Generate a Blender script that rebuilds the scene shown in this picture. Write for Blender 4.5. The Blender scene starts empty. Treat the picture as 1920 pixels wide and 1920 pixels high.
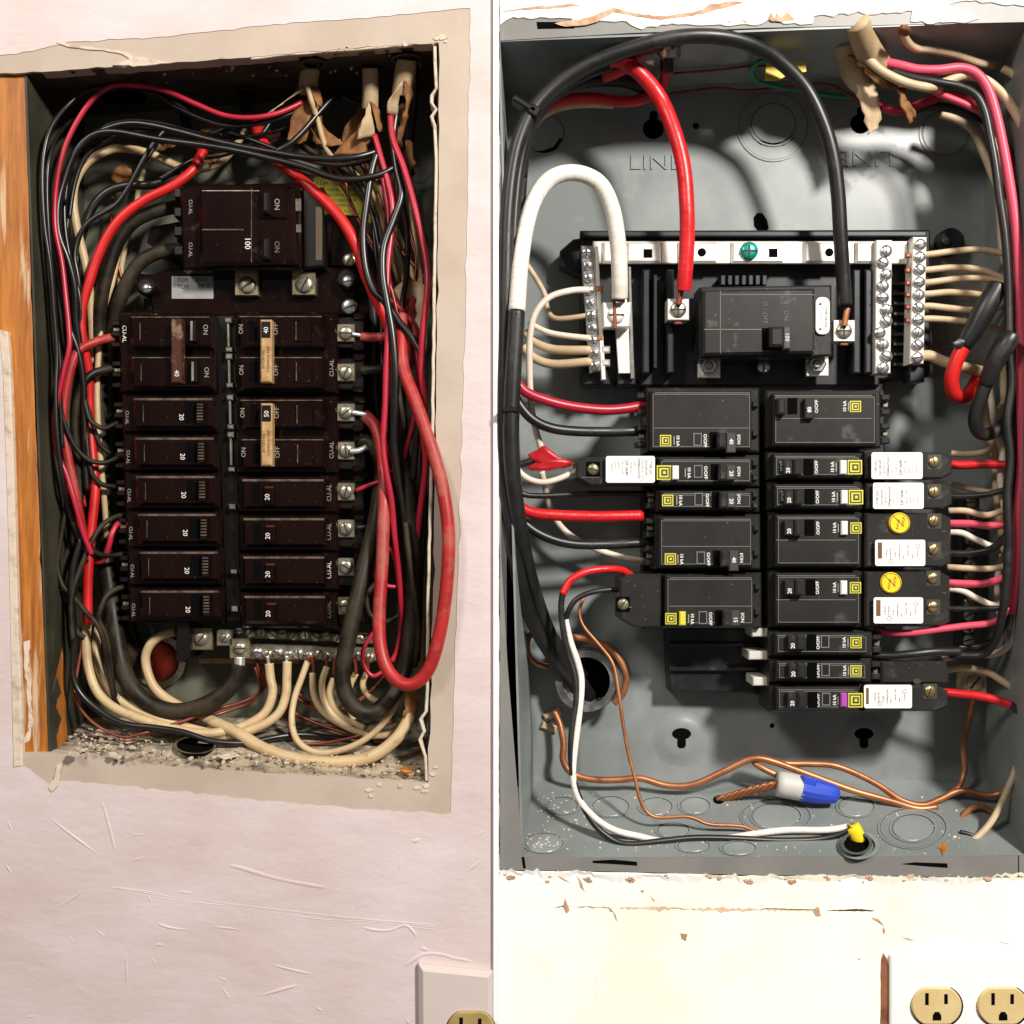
import bpy, math, random
from mathutils import Vector, noise
from mathutils.geometry import tessellate_polygon

# ------------------------------------------------------------------ camera, world, lamps, exposure
U = 0.0004            # metres per photograph pixel on the wall plane
H = 2200.0            # camera distance in the same units
CAM = Vector((0, -H * U, 0))
sc = bpy.context.scene
COL = sc.collection
cam = bpy.data.cameras.new('camera'); co = bpy.data.objects.new('camera', cam); COL.objects.link(co)
co.location = CAM; co.rotation_euler = (math.pi / 2, 0, 0)
cam.sensor_width = 36; cam.lens = 18 / (960 / H); cam.clip_start = 0.01; cam.clip_end = 50
sc.camera = co
w = bpy.data.worlds.new('World'); sc.world = w; w.use_nodes = True
w.node_tree.nodes['Background'].inputs[0].default_value = (1, 0.95, 0.9, 1)
w.node_tree.nodes['Background'].inputs[1].default_value = 0.11

def lamp(name, loc, target, power, size, color):
    l = bpy.data.lights.new(name, 'AREA'); l.shape = 'DISK'; l.size = size; l.energy = power; l.color = color
    o = bpy.data.objects.new(name, l); COL.objects.link(o); o.location = loc
    o.rotation_euler = (Vector(target) - Vector(loc)).to_track_quat('-Z', 'Y').to_euler()
    return o
lamp('room_lamp', (1.02, -1.60, 1.12), (0.12, 0, -0.14), 72, 0.26, (1, 0.95, 0.885))
lamp('fill_lamp', (-1.05, -1.55, 1.25), (-0.25, 0, 0.0), 20, 0.45, (1, 0.93, 0.86))  # added fill without a visible source, lifts the shaded inside of the brown panel
sc.view_settings.view_transform = 'Standard'; sc.view_settings.look = 'None'
sc.view_settings.gamma = 1; sc.view_settings.exposure = 0
sc.render.engine = 'CYCLES'
sc.cycles.use_denoising = True
sc.cycles.max_bounces = 6

# ------------------------------------------------------------------ mapping helpers
def P(x, y, d):
    s = (H - d) / H * U
    return Vector(((x - 960) * s, -d * U, (960 - y) * s))

class Pl:
    def __init__(s, pt, n): s.pt = pt; s.n = n.normalized()
    def at(s, x, y, h=0):
        ray = P(x, y, 0) - CAM
        return CAM + ray * (((s.pt + s.n * h * U - CAM).dot(s.n)) / ray.dot(s.n))
def D(d): return Pl(Vector((0, -d * U, 0)), Vector((0, -1, 0)))
Z0 = D(0)

# ------------------------------------------------------------------ object helpers
ORG = {}
def put(o, parent, label=None, cat=None, group=None, kind=None):
    COL.objects.link(o)
    if parent: o.parent = parent
    for k, v in (('label', label), ('category', cat), ('group', group), ('kind', kind)):
        if v: o[k] = v
    return o

def thing(name, loc, label, cat, group=None, kind=None):
    o = bpy.data.objects.new(name, None); o.empty_display_size = 0.01
    o.location = loc; ORG[o] = Vector(loc)
    return put(o, None, label, cat, group, kind)

def mesh(name, verts, faces, mat, parent=None, label=None, cat=None, group=None, kind=None, smooth=False):
    if parent is not None: org = ORG[parent]
    else:
        zs = min(v.z for v in verts); n = len(verts)
        org = Vector((sum(v.x for v in verts) / n, sum(v.y for v in verts) / n, zs))
    me = bpy.data.meshes.new(name); me.from_pydata([v - org for v in verts], [], faces); me.update()
    me.materials.append(mat)
    if smooth: me.polygons.foreach_set('use_smooth', [True] * len(me.polygons))
    o = bpy.data.objects.new(name, me)
    if parent is None: o.location = org
    ORG[o] = org
    return put(o, parent, label, cat, group, kind)

def inset(pts, n, amt):
    if amt <= 0: return list(pts)
    out = []; m = len(pts)
    for i in range(m):
        a, b, c = pts[i - 1], pts[i], pts[(i + 1) % m]
        e1 = b - a; e2 = c - b
        if e1.length < 1e-9: e1 = e2
        if e2.length < 1e-9: e2 = e1
        e1 = e1.normalized(); e2 = e2.normalized()
        n1 = n.cross(e1); n2 = n.cross(e2)
        k = n1 + n2
        q = max(0.35, 1 + n1.dot(n2))
        out.append(b + k * (amt / q))
    return out

def area_sign(pts, n):
    s = Vector((0, 0, 0))
    for i in range(len(pts)): s += pts[i - 1].cross(pts[i])
    return s.dot(n)

def prism_data(poly, plane, h0, h1, bev=0, off=0):
    n = plane.n
    F = [plane.at(p[0], p[1], h1) for p in poly]
    if area_sign(F, n) < 0: F.reverse()
    m = len(F)
    b = min(bev, h1 - h0) * U
    B = [v - n * (h1 - h0) * U for v in F]
    V = B + [v - n * b for v in F]
    fs = [tuple(off + i for i in reversed(range(m)))]
    fs += [(off + i, off + (i + 1) % m, off + m + (i + 1) % m, off + m + i) for i in range(m)]
    if b > 0:
        V += inset(F, n, bev * U)
        fs += [(off + m + i, off + m + (i + 1) % m, off + 2 * m + (i + 1) % m, off + 2 * m + i) for i in range(m)]
        fs.append(tuple(off + 2 * m + i for i in range(m)))
    else: fs.append(tuple(off + m + i for i in range(m)))
    return V, fs

def prism(name, poly, plane, h0, h1, mat, parent=None, bev=0, **k):
    V, F = prism_data(poly, plane, h0, h1, bev)
    return mesh(name, V, F, mat, parent, **k)

def rect(x0, y0, x1, y1): return [(x0, y0), (x1, y0), (x1, y1), (x0, y1)]
def rrect(cx, cy, ww, hh, a=0):
    c, s = math.cos(math.radians(a)), math.sin(math.radians(a))
    return [(cx + u * c + v * s, cy - u * s + v * c) for u, v in ((-ww/2, -hh/2), (ww/2, -hh/2), (ww/2, hh/2), (-ww/2, hh/2))]
def circ(cx, cy, r, n=20, ry=None, a0=0): return [(cx + r * math.cos(a0 + 2 * math.pi * i / n), cy + (ry or r) * math.sin(a0 + 2 * math.pi * i / n)) for i in range(n)]
def rounded(x0, y0, x1, y1, r, n=4):
    out = []
    for cx, cy, a in ((x1 - r, y0 + r, -90), (x1 - r, y1 - r, 0), (x0 + r, y1 - r, 90), (x0 + r, y0 + r, 180)):
        for i in range(n + 1):
            t = math.radians(a + 90 * i / n); out.append((cx + r * math.cos(t), cy + r * math.sin(t)))
    return out
def ragged(pts, amp, step=14, seed=0, closed=False):
    rr = random.Random(seed); out = []
    m = len(pts)
    for i in range(m if closed else m - 1):
        a, b = pts[i], pts[(i + 1) % m]
        L = math.hypot(b[0] - a[0], b[1] - a[1]); k = max(1, int(L / step))
        nx, ny = -(b[1] - a[1]) / max(L, 1e-6), (b[0] - a[0]) / max(L, 1e-6)
        for j in range(k):
            t = j / k; q = rr.gauss(0, amp) if j else rr.gauss(0, amp * .5)
            out.append((a[0] + (b[0] - a[0]) * t + nx * q, a[1] + (b[1] - a[1]) * t + ny * q))
    if not closed: out.append(pts[-1])
    return out

def sheet(name, outer, holes, plane, h0, h1, mat, parent=None, **k):
    """flat slab with holes"""
    n = plane.n
    loops = [[plane.at(p[0], p[1], h1) for p in lp] for lp in [outer] + holes]
    if area_sign(loops[0], n) < 0: loops[0].reverse()
    for lp in loops[1:]:
        if area_sign(lp, n) > 0: lp.reverse()
    tri = tessellate_polygon(loops)
    top = [v for lp in loops for v in lp]; N = len(top)
    bot = [v - n * (h1 - h0) * U for v in top]
    F = []
    for t in tri:
        a, b, c = t
        if (top[b] - top[a]).cross(top[c] - top[a]).dot(n) < 0: b, c = c, b
        F.append((a, b, c)); F.append((N + a, N + c, N + b))
    s = 0
    for lp in loops:
        m = len(lp)
        for i in range(m):
            a, b = s + i, s + (i + 1) % m
            F.append((a, N + a, N + b, b))
        s += m
    return mesh(name, top + bot, F, mat, parent, **k)

def ring(name, cx, cy, r0, r1, plane, h0, h1, mat, parent=None, n=28, asp=1.0, **k):
    V = []; F = []
    for r, h in ((r1, h0), (r1, h1), (r0, h1), (r0, h0)):
        V += [plane.at(cx + r * math.cos(2 * math.pi * i / n), cy + r * asp * math.sin(2 * math.pi * i / n), h) for i in range(n)]
    for a in range(3):
        for i in range(n):
            F.append((a * n + i, (a + 1) * n + i, (a + 1) * n + (i + 1) % n, a * n + (i + 1) % n))
    return mesh(name, V, F, mat, parent, **k)

def spline(pts, sub):
    out = []
    m = len(pts)
    if m == 2: sub = max(2, sub)
    for i in range(m - 1):
        p0 = pts[max(i - 1, 0)]; p1 = pts[i]; p2 = pts[i + 1]; p3 = pts[min(i + 2, m - 1)]
        for j in range(sub):
            t = j / sub
            out.append(tuple(0.5 * ((2 * p1[k]) + (-p0[k] + p2[k]) * t + (2 * p0[k] - 5 * p1[k] + 4 * p2[k] - p3[k]) * t * t + (-p0[k] + 3 * p1[k] - 3 * p2[k] + p3[k]) * t ** 3) for k in range(len(p1))))
    out.append(tuple(pts[-1]))
    return out

def tube_data(pts, r, sides=10, sub=6, wob=0.0, seed=0, off=0):
    """pts: (x, y, depth[, radius]) control points in photograph pixels"""
    q = [tuple(p) if len(p) > 3 else (p[0], p[1], p[2], r) for p in pts]
    s = spline(q, sub)
    X = [P(a[0], a[1], a[2]) for a in s]
    if wob:
        X = [v + Vector((noise.noise(v * 22 + Vector((seed, 0, 0))), noise.noise(v * 22 + Vector((0, seed, 0))), noise.noise(v * 22 + Vector((0, 0, seed))))) * wob * U for v in X]
    V = []; F = []; m = len(X); up = None
    for i in range(m):
        t = (X[min(i + 1, m - 1)] - X[max(i - 1, 0)])
        t = t.normalized() if t.length > 1e-9 else Vector((1, 0, 0))
        if up is None:
            up = Vector((0, -1, 0)) - t * t.dot(Vector((0, -1, 0)))
            if up.length < 1e-3: up = Vector((1, 0, 0)) - t * t.x
        else: up = up - t * up.dot(t)
        up.normalize(); sd = t.cross(up)
        rr = s[i][3] * U
        for j in range(sides):
            a = 2 * math.pi * j / sides
            V.append(X[i] + (up * math.cos(a) + sd * math.sin(a)) * rr)
    for i in range(m - 1):
        for j in range(sides):
            F.append((off + i * sides + j, off + i * sides + (j + 1) % sides, off + (i + 1) * sides + (j + 1) % sides, off + (i + 1) * sides + j))
    F.append(tuple(off + j for j in reversed(range(sides)))); F.append(tuple(off + (m - 1) * sides + j for j in range(sides)))
    return V, F
def tube(name, pts, r, mat, parent=None, sides=10, sub=6, wob=0.0, seed=0, smooth=True, **k):
    V, F = tube_data(pts, r, sides, sub, wob, seed)
    o = mesh(name, V, F, mat, parent, smooth=smooth, **k)
    me = o.data; m = len(V) // sides; ln = [0.0]
    for i in range(1, m): ln.append(ln[-1] + (V[i * sides] - V[(i - 1) * sides]).length)
    uv = me.uv_layers.new(name='UVMap').data; q = 0
    for p in me.polygons:
        vs = list(p.vertices); wrap = len(vs) == 4 and any(v % sides == sides - 1 for v in vs)
        for v in vs:
            j = v % sides
            uv[q].uv = ((sides if (wrap and j == 0) else j) / sides, ln[v // sides]); q += 1
    return o

def strip(name, rows, thick, mat, parent=None, crumple=0, seed=0, cols=5, sub=3, smooth=True, **k):
    """leaf-like sheet with thickness; rows of (x1,y1,d1,x2,y2,d2)"""
    rows = spline(rows, sub)
    V = []; m = len(rows)
    for i, r in enumerate(rows):
        for j in range(cols):
            t = j / (cols - 1)
            x, y, d = (r[a] + (r[a + 3] - r[a]) * t for a in range(3))
            q = crumple
            e = 1 if 0 < j < cols - 1 else 1.6
            d += q * noise.noise(Vector((x * .05, y * .05, seed))) * 2
            x += q * e * noise.noise(Vector((x * .09, y * .09, seed + 5))); y += q * e * noise.noise(Vector((x * .09, y * .09, seed + 9)))
            V.append(P(x, y, d))
    N = len(V)
    V += [v + Vector((0, thick * U, 0)) for v in V]
    F = []
    for i in range(m - 1):
        for j in range(cols - 1):
            a = i * cols + j; F.append((a, a + 1, a + 1 + cols, a + cols)); F.append((N + a, N + a + cols, N + a + 1 + cols, N + a + 1))
    edge = [j for j in range(cols)] + [i * cols + cols - 1 for i in range(1, m)] + [(m - 1) * cols + j for j in reversed(range(cols - 1))] + [i * cols for i in reversed(range(1, m - 1))]
    for i in range(len(edge)):
        a, b = edge[i], edge[(i + 1) % len(edge)]; F.append((b, a, N + a, N + b))
    return mesh(name, V, F, mat, parent, smooth=smooth, **k)

TXT = {}
def text(s, x, y, h, d, mat, parent, ang=0, name='lettering', ext=0.0, bold=0.0, sx=1.0, label=None, spacing=1.0):
    """lettering of cap height h pixels centred on pixel (x, y) at depth d, turned ang degrees counter-clockwise"""
    key = (s, mat.name, ext, bold, spacing)
    if key not in TXT:
        cu = bpy.data.curves.new('t', 'FONT'); cu.body = s; cu.align_x = 'CENTER'; cu.align_y = 'CENTER'
        cu.resolution_u = 2; cu.size = 1; cu.extrude = ext; cu.offset = bold; cu.space_character = spacing
        o = bpy.data.objects.new('t', cu); me = bpy.data.meshes.new_from_object(o)
        bpy.data.objects.remove(o); bpy.data.curves.remove(cu)
        me.materials.clear(); me.materials.append(mat); me.name = 'lettering'
        TXT[key] = me
    o = bpy.data.objects.new(name, TXT[key])
    k = h / 0.72 * (H - d) / H * U
    o.scale = (k * sx, k, k)
    o.rotation_euler = (math.pi / 2, -math.radians(ang), 0)
    o.location = P(x, y, d) - ORG[parent]; ORG[o] = ORG[parent]
    return put(o, parent, label)

# ------------------------------------------------------------------ materials
def mat(name, c, rough=0.5, metal=0.0, c2=None, nscale=60, ncon=(0.4, 0.6), bump=0.0, bscale=200, bdist=0.0004, rough2=None, spec=0.5, stretch=None, dust=None, dscale=40, dcon=(0.52, 0.62), detail=6, speck=None, sscale=900, emit=None, coat=0, wrap=0, glob=False, bdet=8):
    m = bpy.data.materials.new(name); m.use_nodes = True
    N = m.node_tree.nodes; L = m.node_tree.links; b = N['Principled BSDF']
    b.inputs['Base Color'].default_value = (*c, 1); b.inputs['Roughness'].default_value = rough; b.inputs['Metallic'].default_value = metal
    b.inputs['Specular IOR Level'].default_value = spec; b.inputs['Coat Weight'].default_value = coat
    src = None
    if c2 or dust or bump or speck:
        if glob:
            g = N.new('ShaderNodeNewGeometry'); src = g.outputs['Position']
        else:
            tc = N.new('ShaderNodeTexCoord'); src = tc.outputs['Object']
        if stretch:
            mp = N.new('ShaderNodeMapping'); mp.inputs['Scale'].default_value = stretch; L.new(src, mp.inputs[0]); src = mp.outputs[0]
    def nz(scale, det=detail, rg=0.6):
        n = N.new('ShaderNodeTexNoise'); n.inputs['Scale'].default_value = scale; n.inputs['Detail'].default_value = det; n.inputs['Roughness'].default_value = rg
        L.new(src, n.inputs['Vector']); return n.outputs['Fac']
    def ramp(f, a, bb):
        r = N.new('ShaderNodeMapRange'); r.inputs[1].default_value = a; r.inputs[2].default_value = bb; L.new(f, r.inputs[0]); return r.outputs[0]
    def mix(f, a, bb):
        x = N.new('ShaderNodeMix'); x.data_type = 'RGBA'; L.new(f, x.inputs['Factor'])
        for i, v in ((6, a), (7, bb)):
            if isinstance(v, tuple): x.inputs[i].default_value = (*v, 1)
            else: L.new(v, x.inputs[i])
        return x.outputs[2]
    cc = c
    if c2: cc = mix(ramp(nz(nscale), *ncon), cc, c2)
    if dust:
        fd = ramp(nz(dscale, 8), *dcon); cc = mix(fd, cc, dust)
        rr = N.new('ShaderNodeMapRange'); rr.inputs[3].default_value = rough; rr.inputs[4].default_value = 0.9; L.new(fd, rr.inputs[0]); L.new(rr.outputs[0], b.inputs['Roughness'])
    if speck: cc = mix(ramp(nz(sscale, 2), 0.70, 0.75), cc, speck)
    if not isinstance(cc, tuple): L.new(cc, b.inputs['Base Color'])
    if wrap:   # spiral seams and creases of wound tape, along the tube's own length
        uvn = N.new('ShaderNodeUVMap'); mp2 = N.new('ShaderNodeMapping'); mp2.inputs['Scale'].default_value = (0.35, wrap, 1); L.new(uvn.outputs[0], mp2.inputs[0])
        wv = N.new('ShaderNodeTexWave'); wv.bands_direction = 'Y'; wv.wave_profile = 'SAW'; wv.inputs['Scale'].default_value = 1; wv.inputs['Distortion'].default_value = 7; wv.inputs['Detail'].default_value = 3; wv.inputs['Detail Scale'].default_value = 1.2
        L.new(mp2.outputs[0], wv.inputs['Vector'])
        b2 = N.new('ShaderNodeBump'); b2.inputs['Strength'].default_value = .7; b2.inputs['Distance'].default_value = .0012; L.new(wv.outputs['Fac'], b2.inputs['Height'])
        L.new(b2.outputs[0], b.inputs['Normal'])
        f2 = ramp(wv.outputs['Fac'], .93, 1.0); cc = mix(f2, cc, tuple(x * .7 for x in c)); L.new(cc, b.inputs['Base Color'])
    elif bump:
        bn = N.new('ShaderNodeBump'); bn.inputs['Strength'].default_value = bump; bn.inputs['Distance'].default_value = bdist
        L.new(nz(bscale, bdet), bn.inputs['Height']); L.new(bn.outputs[0], b.inputs['Normal'])
    if emit: b.inputs['Emission Color'].default_value = (*c, 1); b.inputs['Emission Strength'].default_value = emit
    return m

M = {}
def mk(k, *a, **kw): M[k] = mat(k, *a, **kw)
mk('paint_pink', (0.69, 0.59, 0.60), .5, c2=(0.60, 0.49, 0.46), nscale=7, ncon=(.35, .65), bump=.3, bscale=13, bdist=.006, bdet=5, stretch=(1, 1, 1.9))
mk('plaster_tan', (0.51, 0.42, 0.345), .85, c2=(0.46, 0.37, 0.295), nscale=18, bump=.25, bscale=160, bdist=.0006)
mk('dim_label', (0.075, 0.05, 0.026), .5)
mk('dark_steel', (0.36, 0.36, 0.35), .3, .6, c2=(.14, .14, .14), nscale=60)
mk('plaster_edge', (0.66, 0.55, 0.44), .9, c2=(.42, .30, .2), nscale=90, ncon=(.5, .7), bump=.6, bscale=200, bdist=.001)
mk('paint_white', (0.965, 0.95, 0.90), .65, c2=(0.96, 0.89, 0.69), nscale=7, ncon=(.46, .68), bump=.3, bscale=22, bdist=.003, bdet=5)
mk('paint_chip', (0.88, 0.80, 0.66), .75, c2=(0.80, 0.62, 0.45), nscale=40, ncon=(.55, .7), bump=.5, bscale=120, bdist=.0012)
mk('rust_stain', (0.44, 0.235, 0.14), .9, c2=(.62, .42, .29), nscale=90, bump=.5, bscale=200)
mk('rust_light', (0.66, 0.40, 0.25), .9, c2=(.85, .68, .45), nscale=60, ncon=(.4, .65))
mk('batten', (0.93, 0.93, 0.93), .55)
mk('wood', (0.52, 0.185, 0.026), .5, c2=(.24, .068, .010), nscale=14, ncon=(.36, .68), stretch=(13, 13, 1.0), dust=(.62, .43, .26), dscale=9, dcon=(.57, .66), bump=.3, bscale=120)
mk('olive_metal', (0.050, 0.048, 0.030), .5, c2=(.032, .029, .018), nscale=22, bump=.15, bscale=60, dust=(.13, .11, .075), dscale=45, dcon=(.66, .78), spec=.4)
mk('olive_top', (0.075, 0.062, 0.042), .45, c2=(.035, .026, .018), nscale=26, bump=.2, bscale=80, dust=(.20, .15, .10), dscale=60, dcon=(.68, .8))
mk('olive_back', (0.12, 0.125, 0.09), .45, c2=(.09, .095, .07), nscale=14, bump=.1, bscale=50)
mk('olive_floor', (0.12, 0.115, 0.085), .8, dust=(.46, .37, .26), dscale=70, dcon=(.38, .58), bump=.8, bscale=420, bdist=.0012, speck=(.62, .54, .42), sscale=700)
mk('brown_plastic', (0.0058, 0.0017, 0.0013), .13, c2=(.009, .003, .0022), nscale=30, dust=(.026, .017, .012), dscale=50, dcon=(.62, .95), spec=.4, speck=(.05, .042, .034), sscale=420)
mk('rib_dust_glint', (0.13, 0.10, 0.08), .35, c2=(.05, .034, .026), nscale=120)  # dusty tan, brightened to paint sharp glints onto the brown breaker ribs
mk('brown_dark', (0.006, 0.004, 0.0035), .32)
mk('brown_handle', (0.065, 0.022, 0.012), .3, dust=(.2, .13, .08), dscale=90)
mk('gold_strip', (0.52, 0.33, 0.15), .4, c2=(.36, .2, .08), nscale=120, spec=.5)
mk('zinc', (0.58, 0.55, 0.46), .34, 0.85, c2=(.34, .30, .22), nscale=130, bump=.2, bscale=300)
mk('brass_old', (0.36, 0.32, 0.21), .4, 0.7, c2=(.22, .18, .10), nscale=160, bump=.2, bscale=300)
mk('steel', (0.80, 0.80, 0.79), .25, 0.9, c2=(.6, .59, .56), nscale=110)
mk('plated_bar', (0.86, 0.83, 0.76), .38, 0.35, c2=(.74, .66, .56), nscale=50, ncon=(.5, .7))
mk('slot_dark', (0.015, 0.013, 0.011), .6)
mk('void', (0.004, 0.004, 0.004), .9, spec=0)
mk('print_white', (0.80, 0.79, 0.74), .6)
mk('print_dim', (0.30, 0.28, 0.24), .6)
mk('print_faint', (0.115, 0.112, 0.105), .6)
mk('print_grey', (0.42, 0.34, 0.28), .6)
mk('print_black', (0.03, 0.03, 0.03), .6)
mk('print_brown', (0.16, 0.07, 0.025), .6)
mk('grey_label', (0.33, 0.34, 0.33), .55, c2=(.25, .25, .24), nscale=60)
mk('yellow_label', (0.80, 0.74, 0.05), .5)
# wires
mk('red_bright', (0.60, 0.014, 0.012), .4, c2=(.48, .010, .010), nscale=40)
mk('red_tape', (0.68, 0.016, 0.02), .36, c2=(.56, .011, .014), nscale=70, wrap=28)
mk('red_dusty', (0.42, 0.02, 0.018), .45, c2=(.33, .014, .014), nscale=40, dust=(.40, .15, .10), dscale=45, dcon=(.5, .85))
mk('crimson', (0.45, 0.016, 0.038), .36, c2=(.36, .012, .03), nscale=40)
mk('pink_wire', (0.70, 0.075, 0.13), .42)
mk('black_wire', (0.0055, 0.0045, 0.004), .34, c2=(.010, .0085, .0075), nscale=60, spec=.6)
mk('black_soft', (0.009, 0.009, 0.0085), .4, c2=(.017, .0165, .016), nscale=45, dust=(.045, .044, .041), dscale=34, dcon=(.55, .85), spec=.55, bump=.15, bscale=150)
mk('black_dusty', (0.010, 0.007, 0.004), .45, dust=(.07, .050, .026), dscale=38, dcon=(.42, .82), spec=.3)
mk('cream', (0.58, 0.43, 0.24), .45, c2=(.46, .32, .16), nscale=60, ncon=(.45, .75), dust=(.25, .16, .08), dscale=120, dcon=(.62, .75))
mk('tan_wire', (0.60, 0.46, 0.30), .45, c2=(.50, .37, .22), nscale=60)
mk('white_wire', (0.80, 0.70, 0.60), .45, c2=(.72, .60, .48), nscale=60)
mk('white_tape', (0.88, 0.83, 0.75), .45, c2=(.80, .73, .63), nscale=50, wrap=34)
mk('copper', (0.50, 0.215, 0.10), .42, .55, c2=(.34, .125, .05), nscale=45)
mk('copper_dark', (0.30, 0.085, 0.05), .4, .6, c2=(.2, .05, .03), nscale=60)
mk('jacket', (0.50, 0.37, 0.22), .6, c2=(.40, .28, .15), nscale=40, bump=.2, bscale=60, dust=(.62, .50, .34), dscale=40, dcon=(.6, .75))
mk('kraft', (0.27, 0.115, 0.032), .75, c2=(.15, .055, .013), nscale=70, bump=.6, bscale=120, bdist=.0008)
mk('green_wire', (0.02, 0.30, 0.12), .4)
mk('yellow_tape', (0.88, 0.60, 0.05), .45)
mk('aluminium', (0.82, 0.82, 0.80), .35, .8)
mk('red_cap', (0.50, 0.04, 0.02), .45, c2=(.25, .02, .012), nscale=40)
# grey panel
mk('grey_paint', (0.262, 0.285, 0.28), .32, c2=(.21, .232, .228), nscale=16, dust=(.30, .31, .295), dscale=26, dcon=(.62, .8), bump=.08, bscale=70, spec=.5)
mk('grey_flange', (0.235, 0.225, 0.21), .45, c2=(.195, .19, .178), nscale=16, bump=.1, bscale=90)
mk('grey_floor', (0.225, 0.25, 0.243), .38, c2=(.185, .205, .20), nscale=12, bump=.1, bscale=80, speck=(.72, .62, .5), sscale=520)
mk('grey_dim', (0.10, 0.105, 0.105), .42, c2=(.075, .08, .08), nscale=14)
mk('black_plastic', (0.020, 0.019, 0.017), .3, c2=(.026, .0245, .022), nscale=30, dust=(.075, .072, .064), dscale=70, dcon=(.60, .9), spec=.5, speck=(.17, .165, .15), sscale=380)
mk('black_base', (0.008, 0.009, 0.012), .38, c2=(.02, .021, .025), nscale=40, dust=(.05, .05, .05), dscale=60, dcon=(.62, .85))
mk('grey_handle', (0.05, 0.051, 0.048), .4)
mk('clear_line', (0.17, 0.17, 0.16), .4)
mk('logo_yellow', (0.66, 0.62, 0.05), .5)
mk('white_label', (0.86, 0.84, 0.80), .5)
mk('sticker_yellow', (0.88, 0.62, 0.015), .45)
mk('purple_tab', (0.42, 0.06, 0.40), .5)
mk('brass', (0.72, 0.55, 0.26), .3, .9, c2=(.5, .35, .15), nscale=150)
mk('green_screw', (0.01, 0.33, 0.23), .3, .4)
mk('back_label', (0.215, 0.185, 0.155), .6)
mk('blue_nut', (0.025, 0.07, 0.55), .45)
mk('grey_nut', (0.55, 0.54, 0.50), .55)
mk('yellow_nut', (0.86, 0.66, 0.01), .45)
mk('ivory', (0.72, 0.56, 0.28), .4, c2=(.66, .49, .22), nscale=40)
mk('ivory_dark', (0.42, 0.31, 0.12), .45, c2=(.33, .23, .08), nscale=60)
mk('plate_pink', (0.62, 0.53, 0.50), .3)
mk('plate_white', (0.95, 0.94, 0.90), .4)
mk('strip_brown', (0.15, 0.05, 0.022), .85, c2=(.28, .11, .05), nscale=60)
# ================================================================== WALLS
hole_L = ragged([(-60, 140), (45, 137), (130, 131), (250, 122), (430, 110), (640, 92), (822, 79)], 1.2, 16, 1) + \
         ragged([(824, 84), (822, 300), (818, 700), (812, 1100), (803, 1466)], 1.0, 30, 2) + \
         ragged([(800, 1468), (700, 1462), (560, 1452), (380, 1441), (200, 1424), (94, 1411)], 1.3, 16, 3) + \
         [(40, 1412), (36, 1300), (28, 1000), (20, 760), (16, 640), (0, 618), (-60, 610)]
wl = sheet('wall', rect(-560, -560, 924, 2480), [hole_L], Z0, -34, 0, M['plaster_tan'], label='pinkish white plaster wall with a bare tan band around the brown panel', cat='wall')
coat_hole = ragged([(-70, 108), (0, 103), (60, 96), (118, 82), (128, 78), (300, 70), (500, 47), (700, 32), (880, 15)], 1.0, 15, 4) + \
            ragged([(881, 16), (879, 200), (873, 600), (868, 760), (858, 1100), (850, 1350), (845, 1524)], 1.2, 24, 5) + \
            ragged([(843, 1526), (700, 1519), (500, 1503), (300, 1481), (200, 1471), (104, 1464), (90, 1470), (42, 1437)], 1.4, 13, 6) + \
            ragged([(24, 1438), (20, 1100), (12, 800), (4, 640), (-70, 612)], 1.0, 30, 7)
sheet('paint_coat', rect(-560, -560, 924, 2480), [coat_hole], Z0, 0.1, 1.3, M['paint_pink'], wl)
prism('drywall_edge', [(-4, 618), (14, 622), (19, 690), (26, 900), (33, 1150), (39, 1300), (42, 1437), (24, 1440), (14, 1000), (4, 700)], Z0, -34, 3.0, M['plaster_edge'], wl, bev=2)
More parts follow.
